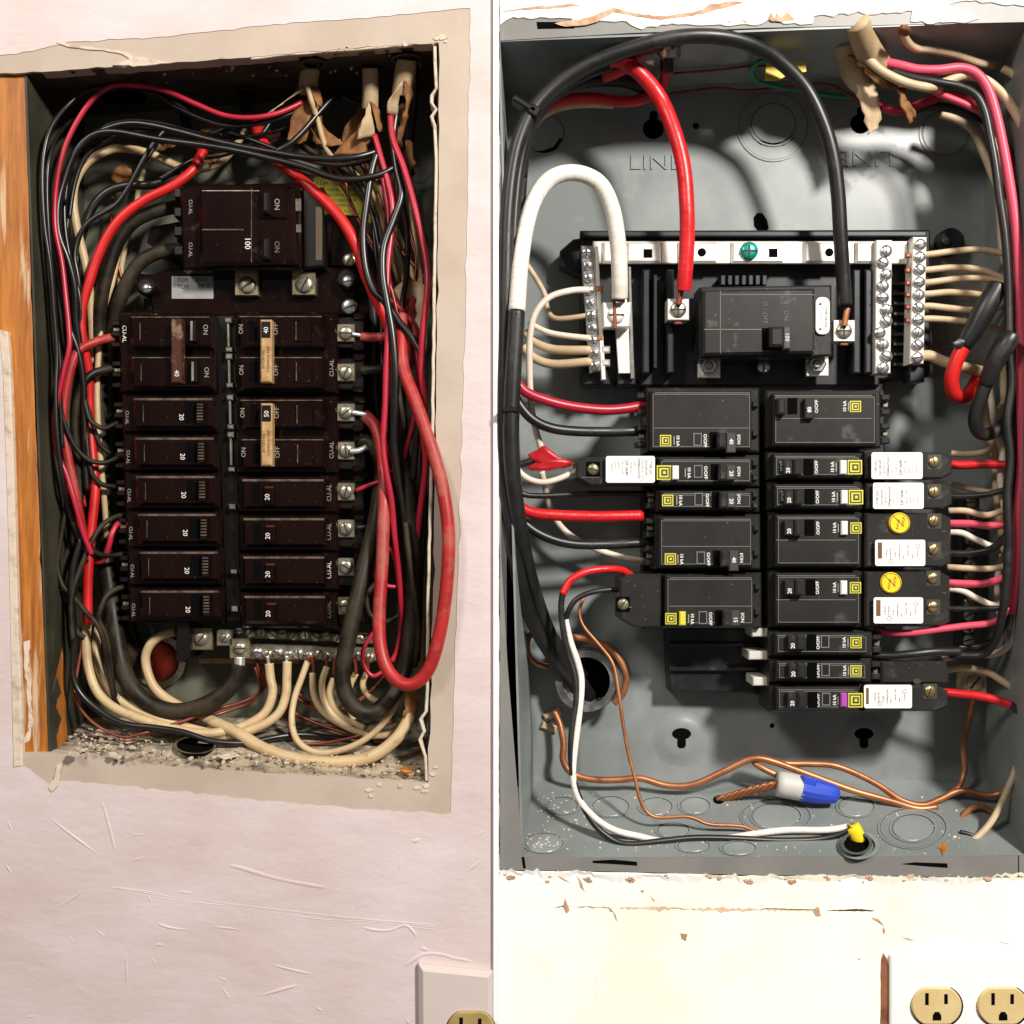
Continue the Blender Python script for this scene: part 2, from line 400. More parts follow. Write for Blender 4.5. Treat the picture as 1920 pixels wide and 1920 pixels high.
# trowel ridges, cracks and paint drips on the pink wall
def ridge(pts, wd, parent, m, d=0.6, name='plaster_ridge', seed=0, plane_h=1.3):
    tube(name, [(x, y, plane_h + d - wd, wd * (0.35 if i in (0, len(pts) - 1) else 1)) for i, (x, y) in enumerate(pts)], wd, m, parent, sides=16, sub=5, wob=0.5, seed=seed)
RGS = 2.1
RG = [([(67, 1507), (110, 1545), (170, 1590), (232, 1632)], 2.2), ([(178, 1468), (195, 1510), (215, 1585), (225, 1620)], 2.4), ([(228, 1624), (260, 1610), (302, 1602)], 2.0),
      ([(226, 1572), (262, 1564), (302, 1566)], 2.2), ([(228, 1580), (285, 1571)], 1.6), ([(388, 1619), (440, 1622), (520, 1645), (600, 1660), (680, 1672)], 4.0), ([(690, 1668), (672, 1700), (660, 1722)], 3.0),
      ([(658, 1724), (690, 1740), (730, 1743), (760, 1734), (778, 1750), (786, 1768)], 2.4), ([(735, 1822), (765, 1805), (795, 1787), (830, 1788), (850, 1794), (880, 1800), (922, 1812)], 3.2), ([(788, 1764), (790, 1775), (800, 1781), (770, 1804)], 3.2),
      ([(310, 1668), (350, 1672), (390, 1676)], 2.6), ([(72, 1717), (120, 1695), (155, 1670), (160, 1662)], 1.8), ([(265, 1665), (282, 1685), (290, 1715)], 1.8), ([(282, 1720), (300, 1732), (330, 1740), (410, 1748)], 1.8),
      ([(370, 1735), (430, 1740), (480, 1748)], 1.4), ([(340, 1745), (400, 1752)], 1.4), ([(120, 1736), (135, 1760), (148, 1768)], 2.4), ([(168, 1730), (190, 1750), (206, 1760)], 1.6), ([(280, 1775), (300, 1770), (318, 1773)], 2.0), ([(275, 1790), (290, 1800), (282, 1815)], 2.4),
      ([(385, 1820), (420, 1835), (440, 1848)], 2.2), ([(405, 1838), (425, 1862), (430, 1878)], 1.8), ([(480, 1795), (520, 1810), (570, 1822), (615, 1830)], 2.0), ([(445, 1875), (500, 1862), (550, 1848), (570, 1842)], 2.2), ([(585, 1880), (600, 1892), (618, 1895)], 2.0),
      ([(860, 1646), (890, 1622), (922, 1600)], 1.8), ([(880, 1570), (905, 1560), (925, 1545)], 2.2), ([(768, 1562), (775, 1575), (785, 1572), (795, 1560)], 3.0), ([(760, 1600), (750, 1620), (746, 1655)], 1.8), ([(145, 1910), (172, 1898)], 2.2), ([(40, 1900), (60, 1905), (75, 1896)], 2.2),
      ([(0, 1600), (18, 1630), (30, 1642)], 1.6), ([(8, 1515), (20, 1550), (30, 1565)], 1.6), ([(160, 1820), (180, 1855)], 2.0), ([(235, 1770), (238, 1820), (240, 1910)], 1.4), ([(760, 1900), (765, 1915), (772, 1912)], 2.0)]
for i, (p, wd) in enumerate(RG): ridge(p, wd * RGS, wl, M['paint_pink'], seed=i, d=0.85)
# long shallow fold in the plaster, modelled as a low welt
for yy, wd in ((0, 3.4), (4, 2.4), (9, 1.8)): ridge([(130 + yy * 9, 1656 + yy), (230, 1665 + yy * .6), (330, 1678 + yy), (460, 1697 + yy * .5), (600, 1714 + yy), (700, 1724 + yy * .4), (800, 1732 + yy), (922, 1746 + yy)], wd, wl, M['paint_pink'], d=.35, seed=200 + yy)
for k in range(22):
    x0 = 360 + (k * 71) % 420; y0 = 1728 + (k * 13) % 36 + (x0 - 400) * .1; ridge([(x0, y0), (x0 + 30 + k % 5 * 9, y0 + 5)], 1.3, wl, M['paint_pink'], d=.3, seed=230 + k)
for i, p in enumerate([[(104, 80), (118, 80), (180, 90), (222, 94), (245, 101), (250, 108), (252, 116), (248, 118), (240, 108), (220, 99), (120, 86)], [(252, 106), (290, 112), (320, 119), (250, 124), (210, 122), (230, 115)]]):
    prism('paint_crack', ragged(p, .8, 9, 30 + i, True), Z0, 0.1, 2.6 + i, M['plaster_edge'], wl, bev=.8)
prism('paint_crack', ragged([(106, 1436), (118, 1430), (112, 1450), (108, 1474), (96, 1486), (90, 1478), (100, 1462)], .8, 8, 33, True), Z0, 0.1, 4, M['plaster_edge'], wl, bev=1)
for i, (cx, cy, r) in enumerate([(690, 1482, 9), (694, 1494, 7), (711, 1472, 6), (750, 1476, 7), (782, 1478, 9), (796, 1484, 10), (800, 1474, 8), (830, 70, 11), (818, 72, 7), (835, 78, 6), (760, 84, 6), (816, 1440, 7), (812, 1452, 8)]):
    prism('paint_blister', ragged(circ(cx, cy, r * .8, 6, r * .5), 2.6, 5, 40 + i, True), Z0, 0.1, 1.9, M['plaster_edge'], wl, bev=.6)

prism('divider_batten', rect(924.5, -560, 935, 2480), Z0, -34, 10, M['batten'], bev=1, label='thin white vertical batten between the pink wall and the cream wall', cat='batten')

hole_R = [(936.5, -14), (1960, -24), (1960, 1646), (1880, 1646), (1430, 1642), (1100, 1634), (936.5, 1632)]
wr = sheet('wall', rect(935.5, -560, 2520, 2480), [ragged(hole_R, 1.2, 20, 9, True)], Z0, -34, 0, M['paint_white'], label='cream white wall with rust stains below the grey panel', cat='wall')
# cracks, stains and flakes on the cream wall
ST = [[(1060, 1684), (1066, 1700), (1068, 1708), (1062, 1713), (1056, 1700)], [(1140, 1700), (1146, 1705), (1150, 1710), (1144, 1709)], [(1149, 1709), (1155, 1716), (1158, 1728), (1154, 1722)], [(1082, 1642), (1090, 1652), (1095, 1668), (1098, 1673), (1088, 1664)],
      [(1276, 1750), (1289, 1752), (1286, 1765), (1278, 1760)], [(1342, 1641), (1354, 1641), (1352, 1650), (1346, 1652)], [(1200, 1670), (1208, 1668), (1206, 1675)], [(1220, 1680), (1228, 1688), (1226, 1691)], [(1524, 1708), (1534, 1700), (1540, 1718), (1530, 1718)], [(1634, 1720), (1648, 1724), (1658, 1736), (1650, 1732)], [(1656, 1738), (1660, 1745), (1658, 1752), (1655, 1746)],
      [(1608, 1797), (1614, 1798), (1611, 1801)], [(1040, 1636), (1062, 1650), (1068, 1655), (1056, 1650)], [(1690, 1756), (1714, 1763), (1704, 1763)], [(1872, 1766), (1896, 1770), (1888, 1771)], [(1796, 1648), (1806, 1650), (1802, 1654)], [(1812, 1645), (1830, 1646), (1820, 1651)], [(1618, 1650), (1621, 1656), (1617, 1656)], [(1572, 1648), (1578, 1652), (1573, 1653)]]
for i, p in enumerate(ST): prism('rust_mark', ragged(p, .5, 6, 60 + i, True), Z0, 0, 0.8, M['rust_stain'], wr)
for xa, xb, th, sd in ((1040, 1075, 1.6, 400), (1082, 1150, 1.4, 401), (1162, 1300, 3.2, 402), (1298, 1420, 4.0, 403), (1418, 1532, 2.6, 404), (1550, 1640, 1.8, 405)):
    f = lambda x: 1702 + (x - 1165) * .012
    prism('rust_mark', ragged([(xa, f(xa)), ((xa + xb) / 2, f(xa) - th * .5), (xb, f(xb))], 1.0, 5, sd) + ragged([(xb, f(xb) + th * .4), ((xa + xb) / 2, f(xa) + th), (xa, f(xa) + th * .4)], 1.4, 5, sd + 50), Z0, 0, 0.7, M['rust_light'], wr)
for i, (p, wd) in enumerate([([(1100, 1650), (1180, 1645), (1240, 1650), (1245, 1665)], 2.2), ([(1270, 1650), (1350, 1655), (1420, 1662)], 2), ([(1636, 1721), (1652, 1727), (1658, 1742), (1652, 1760)], 2.4), ([(1115, 1770), (1118, 1850), (1122, 1915)], 1.4), ([(960, 1640), (1010, 1655), (1060, 1650)], 1.6)]):
    ridge(p, wd, wr, M['paint_white'], seed=70 + i, plane_h=0)

prism('brown_strip', ragged([(1656, 1787), (1662, 1796), (1667, 1812), (1668, 1860), (1667, 1960), (1652, 1960), (1651, 1860), (1652, 1800)], .6, 14, 77, True), Z0, 0, .7, M['strip_brown'], wr)  # flat dark brown strip on the wall, left of the outlet plate
# ================================================================== OLD BROWN PANEL: wood stud and steel box
wood = thing('wood_stud', P(46, 1420, -30), 'orange brown wood stud left of the brown panel box', 'wood stud')
prism('board', ragged([(-60, 120), (48, 136)], 0, 20) + ragged([(50, 140), (52, 300), (57, 500), (62, 700), (70, 900), (78, 1100), (86, 1250), (93, 1414)], .8, 25, 11) + [(40, 1416), (0, 1416), (-60, 1416)], D(-10), -90, 0, M['wood'], wood, bev=2)
prism('plaster_smear', ragged([(44, 1205), (56, 1200), (54, 1240), (60, 1310), (62, 1350), (56, 1390), (44, 1395), (52, 1360), (52, 1320), (46, 1260)], 1.5, 8, 12, True), D(-10), 0, 1.0, M['plaster_edge'], wood, bev=.5)

DB = -253
fo = [(50, 140), (822, 82), (801, 1464), (95, 1416)]            # opening, at the front rim
ba = [(157, 219), (832, 166), (818, 1346), (166, 1346)]         # back plate corners
FO = [P(x, y, -8) for x, y in fo]; BA = [P(x, y, DB) for x, y in ba]
bl = thing('panel_box', P(450, 1440, -130), 'old recessed olive steel panel box with brown breakers, pink wall side', 'electrical panel')
def slab(name, q, m, parent, t=4):
    n = (q[1] - q[0]).cross(q[3] - q[0]).normalized(); mid = (q[0] + q[1] + q[2] + q[3]) / 4
    if n.dot(Vector((-0.2 if mid.x < 0 else 0.19, 0.05, 0.04)) - mid) < 0: n = -n
    V = list(q) + [v - n * t * U for v in q]
    return mesh(name, V, [(0, 1, 2, 3), (7, 6, 5, 4), (0, 4, 5, 1), (1, 5, 6, 2), (2, 6, 7, 3), (3, 7, 4, 0)], m, parent)
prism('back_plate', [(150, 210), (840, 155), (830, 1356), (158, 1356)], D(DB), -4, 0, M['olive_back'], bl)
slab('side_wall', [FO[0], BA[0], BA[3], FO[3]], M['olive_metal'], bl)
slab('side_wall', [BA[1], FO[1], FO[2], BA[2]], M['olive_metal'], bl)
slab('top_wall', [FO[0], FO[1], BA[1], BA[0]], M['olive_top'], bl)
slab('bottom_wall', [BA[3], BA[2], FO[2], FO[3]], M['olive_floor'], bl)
LT = Pl((FO[0] + FO[1] + BA[0] + BA[1]) / 4, (FO[1] - FO[0]).cross(BA[0] - FO[0]) * (1))
if LT.n.z > 0: LT.n = -LT.n
LF = Pl((FO[2] + FO[3] + BA[2] + BA[3]) / 4, (FO[2] - FO[3]).cross(BA[3] - FO[3]))
if LF.n.z < 0: LF.n = -LF.n
LS = Pl((FO[0] + BA[0] + BA[3] + FO[3]) / 4, (BA[0] - FO[0]).cross(FO[3] - FO[0]))
if LS.n.x < 0: LS.n = -LS.n
# crinkled painted right lip and bottom lip
lip = ragged([(812, 86), (813, 120), (815, 165), (806, 178), (806, 192), (815, 205), (806, 218), (812, 235), (815, 300), (812, 500), (808, 800), (800, 1100), (798, 1290), (796, 1335), (785, 1350), (792, 1372), (784, 1388), (795, 1420), (797, 1465)], .4, 25, 13)
prism('rim_flange', lip + [(x + 6, y) for x, y in reversed(lip)], D(-8), -40, 6, M['plaster_edge'], bl, bev=1.5)
top_l = ragged([(470, 107), (560, 98), (690, 88), (800, 77), (814, 80)], .5, 20, 14)
prism('rim_flange', top_l + [(x, y + 4) for x, y in reversed(top_l)], D(-8), -4, 7, M['plaster_edge'], bl, bev=1)
prism('rim_flange', ragged([(395, 1446), (540, 1452), (700, 1459), (796, 1464), (796, 1473), (700, 1469), (540, 1462), (395, 1452)], 1.1, 14, 15, True), D(-8), -20, 5, M['olive_floor'], bl, bev=1)
prism('slot_gap', [(115, 1420), (200, 1428), (300, 1437), (420, 1444), (545, 1454), (545, 1458), (420, 1450), (300, 1440)], D(-6), 0, 2, M['void'], bl)
prism('fixing_tab', [(100, 1292), (106, 1268), (112, 1285), (116, 1300), (104, 1316), (92, 1318)], LS, 0, 6, M['olive_metal'], bl, bev=1)
prism('fixing_tab', [(62, 235), (72, 250), (78, 262), (70, 270), (60, 262)], LS, 0, 5, M['olive_metal'], bl, bev=1)
# knockouts
for cx, cy, r, pl_, a in ((485, 300, 30, D(DB), 1), (485, 300, 44, D(DB), 1), (480, 290, 58, D(DB), 1), (782, 312, 30, D(DB), 1), (782, 312, 46, D(DB), 1), (230, 186, 55, LT, .33), (365, 165, 40, LT, .3), (505, 140, 38, LT, .28)):
    ring('knockout_rim', cx, cy, r - 2, r + 1, pl_, 0, 1.6, M['olive_back'] if pl_ is not LT else M['olive_top'], bl, asp=a)
prism('open_knockout', circ(232, 184, 44, 22, 14), LT, 0, 1.2, M['void'], bl)
prism('open_knockout', circ(365, 1399, 36, 22, 15), LF, 0, 1.2, M['void'], bl)
ring('knockout_rim', 366, 1397, 35, 40, LF, 0, 5, M['zinc'], bl, asp=.42)
prism('rust_flake', ragged([(748, 1442), (760, 1434), (775, 1447), (764, 1453)], .8, 5, 16, True), LF, 0, 2, M['wood'], bl, bev=.6)
prism('rust_flake', ragged([(404, 1416), (440, 1410), (450, 1416), (420, 1422)], .8, 6, 17, True), LF, 0, 2, M['plaster_edge'], bl, bev=.6)
# red bushing cap on the back
rc = thing('red_bushing', P(295, 1285, DB), 'round red plastic bushing with white washer low in brown panel', 'bushing')
ring('washer', 298, 1240, 38, 50, D(DB), 1, 9, M['zinc'], rc)
prism('cap', circ(292, 1240, 39, 24), D(DB), 1, 16, M['red_cap'], rc, bev=5)
# warning label and maker's plate
yl = thing('warning_label', P(660, 420, DB), 'small yellow printed warning label at back of brown panel', 'label')
prism('label_sheet', rounded(588, 332, 708, 418, 5), D(DB), 0.2, 1.2, M['yellow_label'], yl)
for s, x, y, h in (('ALUM TERMINATION', 640, 345, 8), ('CAUSE OVERHEAT', 645, 356, 5.5), ('ALUMINUM WIRE', 645, 366, 5.5), ('CORRODE IF', 645, 376, 5.5), ('WITH NO', 645, 386, 5.5), ('PO', 650, 396, 5.5), ('THIS', 655, 406, 5.5)):
    text(s, x, y, h, DB + 1.4, M['print_black'], yl)
text('168A7', 702, 386, 6, DB + 1.4, M['print_black'], yl, 90)
# plaster crumbs on the box floor
V = []; F = []; rr = random.Random(5)
for i in range(900):
    x = rr.uniform(130, 785); t = rr.random() ** .8; y = 1364 + t * (1412 + (x - 95) * .067 - 1366)
    if (x - 365) ** 2 / 42 ** 2 + (y - 1399) ** 2 / 20 ** 2 < 1: continue
    s = (.5 + 2.0 * rr.random() ** 2.5) * (2.4 if rr.random() < .05 else 1)
    v, f = prism_data(circ(x, y, s * rr.uniform(1, 2.2), 4 + int(rr.random() * 3), s * rr.uniform(.5, 1), rr.random() * 3), LF, 0, s * .8, 0, len(V)); V += v; F += f
mesh('plaster_crumbs', V, F, M['plaster_edge'], None, label='tan plaster crumbs scattered over the floor of the brown panel', cat='debris', kind='stuff')
V = []; F = []
for i in range(34):
    x = rr.uniform(300, 800); y = 105 + rr.random() * 60 - (x - 300) * .05
    s = rr.uniform(1, 2.6); v, f = prism_data(ragged(circ(x, y, s * 1.5, 5, s), .8, 3, i, True), LT, 0, 1.5, 0, len(V)); V += v; F += f
mesh('paint_flecks', V, F, M['plaster_edge'], None, label='pale paint flecks under the top of the brown panel', cat='debris', kind='stuff')

# ================================================================== NEW GREY PANEL: steel box
br = thing('panel_box', P(1430, 1645, -130), 'recessed grey steel panel box with black breakers, cream wall side', 'electrical panel')
fo2 = [(938, 78), (1926, 40), (1926, 1606), (981, 1607)]
ba2 = [(948, 178), (1846, 170), (1846, 1462), (1002, 1462)]
FO2 = [P(x, y, 0) for x, y in fo2]; BA2 = [P(x, y, DB) for x, y in ba2]
sheet('flange', [(937, -12), (1958, -22), (1958, 1645), (1880, 1645), (1430, 1641), (1100, 1633), (937, 1631)], [[(938, 76), (1180, 62), (1430, 52), (1926, 41), (1926, 1605), (1430, 1608), (981, 1607), (972, 1500), (952, 1250), (940, 1050), (938.5, 600)]], Z0, -5, 1.5, M['grey_flange'], br)
kh = lambda cx, cy, r, up: circ(cx, cy, r, 16)
sheet('back_plate', [(940, 165), (1860, 158), (1860, 1475), (990, 1475)], [circ(1225, 241, 20, 16), circ(1305, 236, 6.5, 10), circ(1613, 232, 19, 16), circ(1448, 1361, 5, 10)], D(DB), -5, 0, M['grey_paint'], br)
for (x0, y0, x1, y1) in ((1218, 208, 1233, 226), (1607, 200, 1620, 216)):
    prism('keyhole_slot', rounded(x0, y0, x1, y1, 6, 3), D(DB), 0, .8, M['void'], br)
prism('keyhole_slot', [(1413, 408), (1420, 399), (1430, 400), (1438, 412), (1441, 425), (1438, 436), (1424, 436), (1414, 424)], D(DB), 0, .8, M['void'], br)
prism('wall_cavity', rect(950, 160, 1860, 1475), D(DB - 40), -3, 0, M['void'], br)
slab('side_wall', [FO2[0], BA2[0], BA2[3], FO2[3]], M['grey_paint'], br)
slab('side_wall', [BA2[1], FO2[1], FO2[2], BA2[2]], M['grey_paint'], br)
slab('top_wall', [FO2[0], FO2[1], BA2[1], BA2[0]], M['grey_paint'], br)
slab('bottom_wall', [BA2[3], BA2[2], FO2[2], FO2[3]], M['grey_floor'], br)
RF = Pl((FO2[2] + FO2[3] + BA2[2] + BA2[3]) / 4, (FO2[2] - FO2[3]).cross(BA2[3] - FO2[3]))
if RF.n.z < 0: RF.n = -RF.n
RT = Pl((FO2[0] + FO2[1] + BA2[0] + BA2[1]) / 4, (FO2[1] - FO2[0]).cross(BA2[0] - FO2[0]))
if RT.n.z > 0: RT.n = -RT.n
for cx, cy in ((1278, 1392), (1620, 1392)):   # dimples round the lower keyholes
    V = []; F = []; n = 28
    for r, h in ((56, 0), (48, 1.2), (40, 4), (32, 6.6), (26, 7.4), (20, 7.6)): V += [D(DB).at(cx + r * math.cos(2 * math.pi * i / n), cy - 6 + r * .94 * math.sin(2 * math.pi * i / n), h) for i in range(n)]
    for a in range(5):
        for i in range(n): F.append((a * n + i, (a + 1) * n + i, (a + 1) * n + (i + 1) % n, a * n + (i + 1) % n))
    prism('dimple_flat', circ(cx, cy - 6, 22, 24, 20.6), D(DB), 6, 7.6, M['grey_paint'], br)
    mesh('dimple', V, F, M['grey_paint'], br, smooth=True)
    prism('keyhole_slot', circ(cx, cy - 16, 18, 16, 11), D(DB), 7.6, 8.2, M['void'], br); prism('keyhole_slot', rounded(cx - 8, cy - 10, cx + 8, cy + 11, 6, 3), D(DB), 7.6, 8.4, M['void'], br)
for i, (cx, cy, r, a, pl_) in enumerate([(1020, 250, 40, .95, D(DB)), (1450, 232, 44, .92, D(DB)), (1450, 236, 66, .98, D(DB)), (1772, 250, 46, .95, D(DB)),
        (1055, 1510, 30, .55, RF), (1145, 1512, 36, .55, RF), (1230, 1512, 32, .55, RF), (1303, 1510, 30, .55, RF), (1455, 1530, 48, .52, RF), (1455, 1530, 66, .5, RF), (1605, 1512, 36, .55, RF), (1712, 1552, 42, .62, RF), (1712, 1552, 64, .6, RF), (1020, 1580, 38, .5, RF), (1262, 1556, 32, .45, RF), (1300, 1585, 32, .4, RF), (1385, 1590, 34, .4, RF)]):
    ring('knockout_rim', cx, cy, r - 1.0, r + 2.4, pl_, 0, 2.2, M['grey_paint'], br, asp=a); ring('knockout_joint', cx, cy, r - 2.6, r - 1.0, pl_, 0, .6, M['grey_dim'], br, asp=a)
    if i not in (2, 9, 12): prism('knockout_disc', circ(cx, cy, r - 4, 28, (r - 4) * a), pl_, 0, 1.4 if i not in (8, 11) else 1.8, M['grey_paint'], br, bev=1)
prism('knockout_gap', [(1000, 284), (1022, 288), (1042, 280), (1054, 262), (1050, 258), (1038, 275), (1020, 282)], D(DB), 0, 1.7, M['void'], br)
prism('knockout_gap', [(1412, 258), (1426, 270), (1448, 275), (1470, 272), (1490, 258), (1486, 254), (1468, 266), (1448, 269), (1428, 264)], D(DB), 0, 1.7, M['void'], br)
text('LINE', 1229, 306, 29, DB + .5, M['grey_paint'], br, 0, 'embossed_lettering', ext=.045, bold=-.01, sx=1.25)
text('LINE', 1622, 296, 31, DB + .5, M['grey_paint'], br, 180, 'embossed_lettering', ext=.045, bold=-.01, sx=1.25)
for p in ([(1006, 41), (1076, 41), (1077, 53), (1008, 54)], [(1111, 1614), (1150, 1612), (1194, 1616), (1195, 1623), (1150, 1620), (1112, 1618)], [(1690, 1620), (1715, 1617), (1776, 1619), (1777, 1627), (1745, 1625)], [(978, 1607), (983, 1607), (986, 1628), (981, 1628)], [(1710, 14), (1752, 14), (1756, 23), (1722, 24)]):
    prism('flange_slot', p, Z0, 1.5, 2.3, M['void'], br)
prism('flange_seam', [(1909, 1604), (1911, 1604), (1911, 1644), (1909, 1644)], Z0, 1.5, 2.2, M['slot_dark'], br)
# wall paint lapping over the top flange
lap = ragged([(937, 46), (948, 37), (962, 32), (1000, 36), (1012, 32), (1070, 36), (1090, 42), (1112, 38), (1130, 40), (1165, 38), (1182, 46), (1195, 52), (1240, 47), (1300, 46), (1360, 48), (1420, 46), (1440, 38), (1500, 46), (1524, 44), (1526, 30), (1600, 26), (1690, 24), (1712, 20), (1708, 40), (1770, 42), (1820, 40), (1836, 34), (1826, 24), (1780, 10), (1800, 2), (1860, 4), (1930, 12)], 1.6, 9, 18)
prism('paint_lap', lap + [(1930, -40), (937, -40)], Z0, 1.5, 4.5, M['paint_white'], br, bev=1)
prism('paint_lap', ragged([(1040, 44), (1075, 38), (1110, 30), (1150, 14), (1165, 18), (1200, 26), (1240, 30), (1290, 24), (1318, 18), (1330, 8), (1380, 2), (1394, 4), (1350, 16), (1315, 26), (1290, 30), (1240, 37), (1212, 33), (1170, 26), (1150, 22), (1120, 40), (1100, 47), (1060, 50)], .8, 8, 19, True), Z0, 4.5, 5.6, M['rust_stain'], br)
for i, p in enumerate([[(940, 22), (980, 14), (1040, 10), (1070, 6), (1090, 9), (1050, 14), (985, 18)], [(1440, 34), (1446, 22), (1452, 36), (1456, 24), (1464, 34), (1476, 22), (1490, 36), (1470, 40), (1448, 40)], [(1390, 36), (1402, 40), (1398, 43)], [(1362, 40), (1372, 38), (1368, 43)]]):
    prism('rust_mark', ragged(p, .5, 7, 140 + i, True), Z0, 4.5, 5.4, M['rust_stain'], br)
lap2 = ragged([(937, 1633), (1000, 1634), (1090, 1634), (1130, 1639), (1200, 1640), (1260, 1642), (1330, 1640), (1350, 1643), (1430, 1644), (1530, 1641), (1640, 1642), (1760, 1646), (1850, 1646), (1900, 1640), (1930, 1634)], 2.2, 7, 20)
strip('paint_lap', [(x, y, 2.8, x, y + 12 + 6 * math.sin(x * .05), -.8) for x, y in lap2], 2, M['paint_white'], br, cols=4, sub=1, smooth=False)
for k in range(26):
    x = 945 + (k * 149.7) % 970; y = 1640 + (k * 7.3) % 13; q = 2 + (k * 3) % 5
    prism('rust_mark', ragged([(x, y), (x + q * 2.2, y - q * .4), (x + q * 2.6, y + q * .5), (x + q * .6, y + q * .9)], .9, 3, 300 + k, True), Z0, 0, 3.0, M['rust_stain'], br)
# plaster flecks on the floor of the grey box
V = []; F = []
for i in range(320):
    q = rr.random()
    if q < .35: x, y = 1000 + rr.gauss(18, 14), 1585 + rr.gauss(-8, 9)
    elif q < .6: x, y = 1040 + rr.gauss(20, 35), 1505 + rr.gauss(0, 14)
    else: x, y = rr.uniform(1010, 1800), rr.uniform(1490, 1600)
    if not (1485 < y < 1602 and x > 988 + (y - 1480) * -.1): continue
    s = rr.uniform(.7, 2.0)
    v, f = prism_data(circ(x, y, s * 1.4, 4, s * .8, rr.random() * 3), RF, 0, s * .8, 0, len(V)); V += v; F += f
mesh('plaster_crumbs', V, F, M['plaster_edge'], None, label='pale plaster flecks scattered over the floor of the grey panel', cat='debris', kind='stuff')
# circuit chart pasted on the back
pl2 = thing('circuit_chart', P(1815, 690, DB), 'brownish printed label behind white wires, right in grey panel', 'label')
prism('label_sheet', rounded(1742, 500, 1842, 708, 4), D(DB), .2, 1.1, M['back_label'], pl2)
V = []; F = []
for j in range(44):
    y = 512 + j * 4.3; x = 1748
    while x < 1834:
        ll = rr.uniform(5, 16)
        if rr.random() < .82:
            v, f = prism_data(rect(x, y, min(x + ll, 1837), y + 1.9), D(DB), 1.1, 1.4, 0, len(V)); V += v; F += f
        x += ll + 2.5
mesh('print_lines', V, F, M['print_faint'], pl2, kind='stuff')
# conduit hub on the back, low left
hub = thing('conduit_bushing', P(1110, 1320, DB), 'round black conduit bushing with dark opening, low left in grey panel', 'bushing')
prism('opening', circ(1095, 1278, 50, 26), D(DB), .5, 1.5, M['void'], hub)
for k in range(5): ring('thread', 1117 - k * 4.0, 1260 + k * 3.6, 49, 60 - (k % 2) * 2.5, D(DB), 1 + k * 10, 10 + k * 10, M['dark_steel'], hub)
ring('rim', 1099, 1277, 45, 58, D(DB), 50, 60, M['dark_steel'], hub)
prism('lock_tab', rrect(1036, 1340, 34, 14, 25), D(DB), 1, 10, M['tan_wire'], hub, bev=3)
prism('lock_tab', rrect(1030, 1364, 30, 14, -20), D(DB), 1, 10, M['tan_wire'], hub, bev=3)
# connectors in the top wall
con = thing('cable_connector', P(1250, 105, -110), 'grey threaded cable connector behind red cable at top of grey panel', 'connector')
tube('body', [(1254, 72, -44, 28), (1254, 92, -48, 28), (1256, 93, -48, 22), (1256, 110, -52, 20)], 24, M['zinc'], con, sides=12, sub=2, smooth=False)
tube('dark_sleeve', [(1250, 106, -56), (1250, 134, -70)], 13, M['black_soft'], con)
prism('screw_head', rrect(1252, 84, 12, 9), D(-17), -10, 3, M['zinc'], con, bev=1)
con2 = thing('cable_connector', P(1605, 1600, -60), 'open round conduit connector in the floor of the grey panel', 'connector')
ring('collar', 1606, 1581, 24, 30, RF, 0, 14, M['grey_dim'], con2, asp=.72)
prism('opening', circ(1606, 1583, 24, 20, 17), RF, .3, 1.4, M['void'], con2)
ring('lock_ring', 1610, 1585, 31, 40, RF, 0, 5, M['grey_paint'], con2, asp=.66)
# ================================================================== shared small parts
def screw(cx, cy, r, d, ang, parent, m=None, name='screw', cross=False, h=7):
    m = m or M['zinc']
    V = []; F = []; n = 16; prof = [(1, 0), (1, .45), (.86, .78), (.5, .96)]
    pl = D(d)
    for q, hh in prof: V += [pl.at(cx + r * q * math.cos(2 * math.pi * i / n), cy + r * q * math.sin(2 * math.pi * i / n), hh * h) for i in range(n)]
    V.append(pl.at(cx, cy, h))
    for a in range(3):
        for i in range(n): F.append((a * n + i, a * n + (i + 1) % n, (a + 1) * n + (i + 1) % n, (a + 1) * n + i))
    for i in range(n): F.append((3 * n + i, 3 * n + (i + 1) % n, 4 * n))
    F = [f[::-1] for f in F]
    s = mesh(name, V, F, m, parent, smooth=True)
    prism('slot', rrect(cx, cy, r * 1.75, max(1.6, r * .22), ang), pl, h * .5, h * 1.02, M['slot_dark'], s)
    if cross: prism('slot', rrect(cx, cy, r * 1.3, max(1.6, r * .22), ang + 90), pl, h * .5, h * 1.03, M['slot_dark'], s)
    return s
def plate(x, y, s, d, parent, m, name='terminal_plate', h=10, a=0): return prism(name, rrect(x, y, s, s, a), D(d), 0, h, m, parent, bev=1.5)

# ================================================================== OLD PANEL devices
bp, bd = M['brown_plastic'], M['brown_dark']
FD = -86   # depth of the raised breaker faces
mp = thing('mounting_base', P(470, 1180, -240), 'dark brown plastic base carrying all the brown breakers', 'breaker base')
prism('rail_plate', [(270, 560), (690, 560), (690, 1170), (262, 1165)], D(-200), -50, 0, bd, mp)
prism('cross_plate', [(255, 520), (262, 512), (285, 515), (310, 505), (640, 500), (664, 505), (672, 540), (664, 562), (690, 575), (690, 592), (225, 592), (240, 585), (285, 580), (280, 560), (258, 548)], D(-150), -80, 0, bp, mp, bev=4)
prism('riser', [(280, 425), (335, 415), (335, 500), (275, 455)], D(-190), -40, 0, bd, mp, bev=3)
prism('riser', [(606, 400), (672, 404), (680, 500), (606, 500)], D(-180), -40, 0, bp, mp, bev=3)
prism('centre_channel', [(404, 592), (440, 592), (452, 1165), (426, 1165)], D(-130), -60, 0, bd, mp)
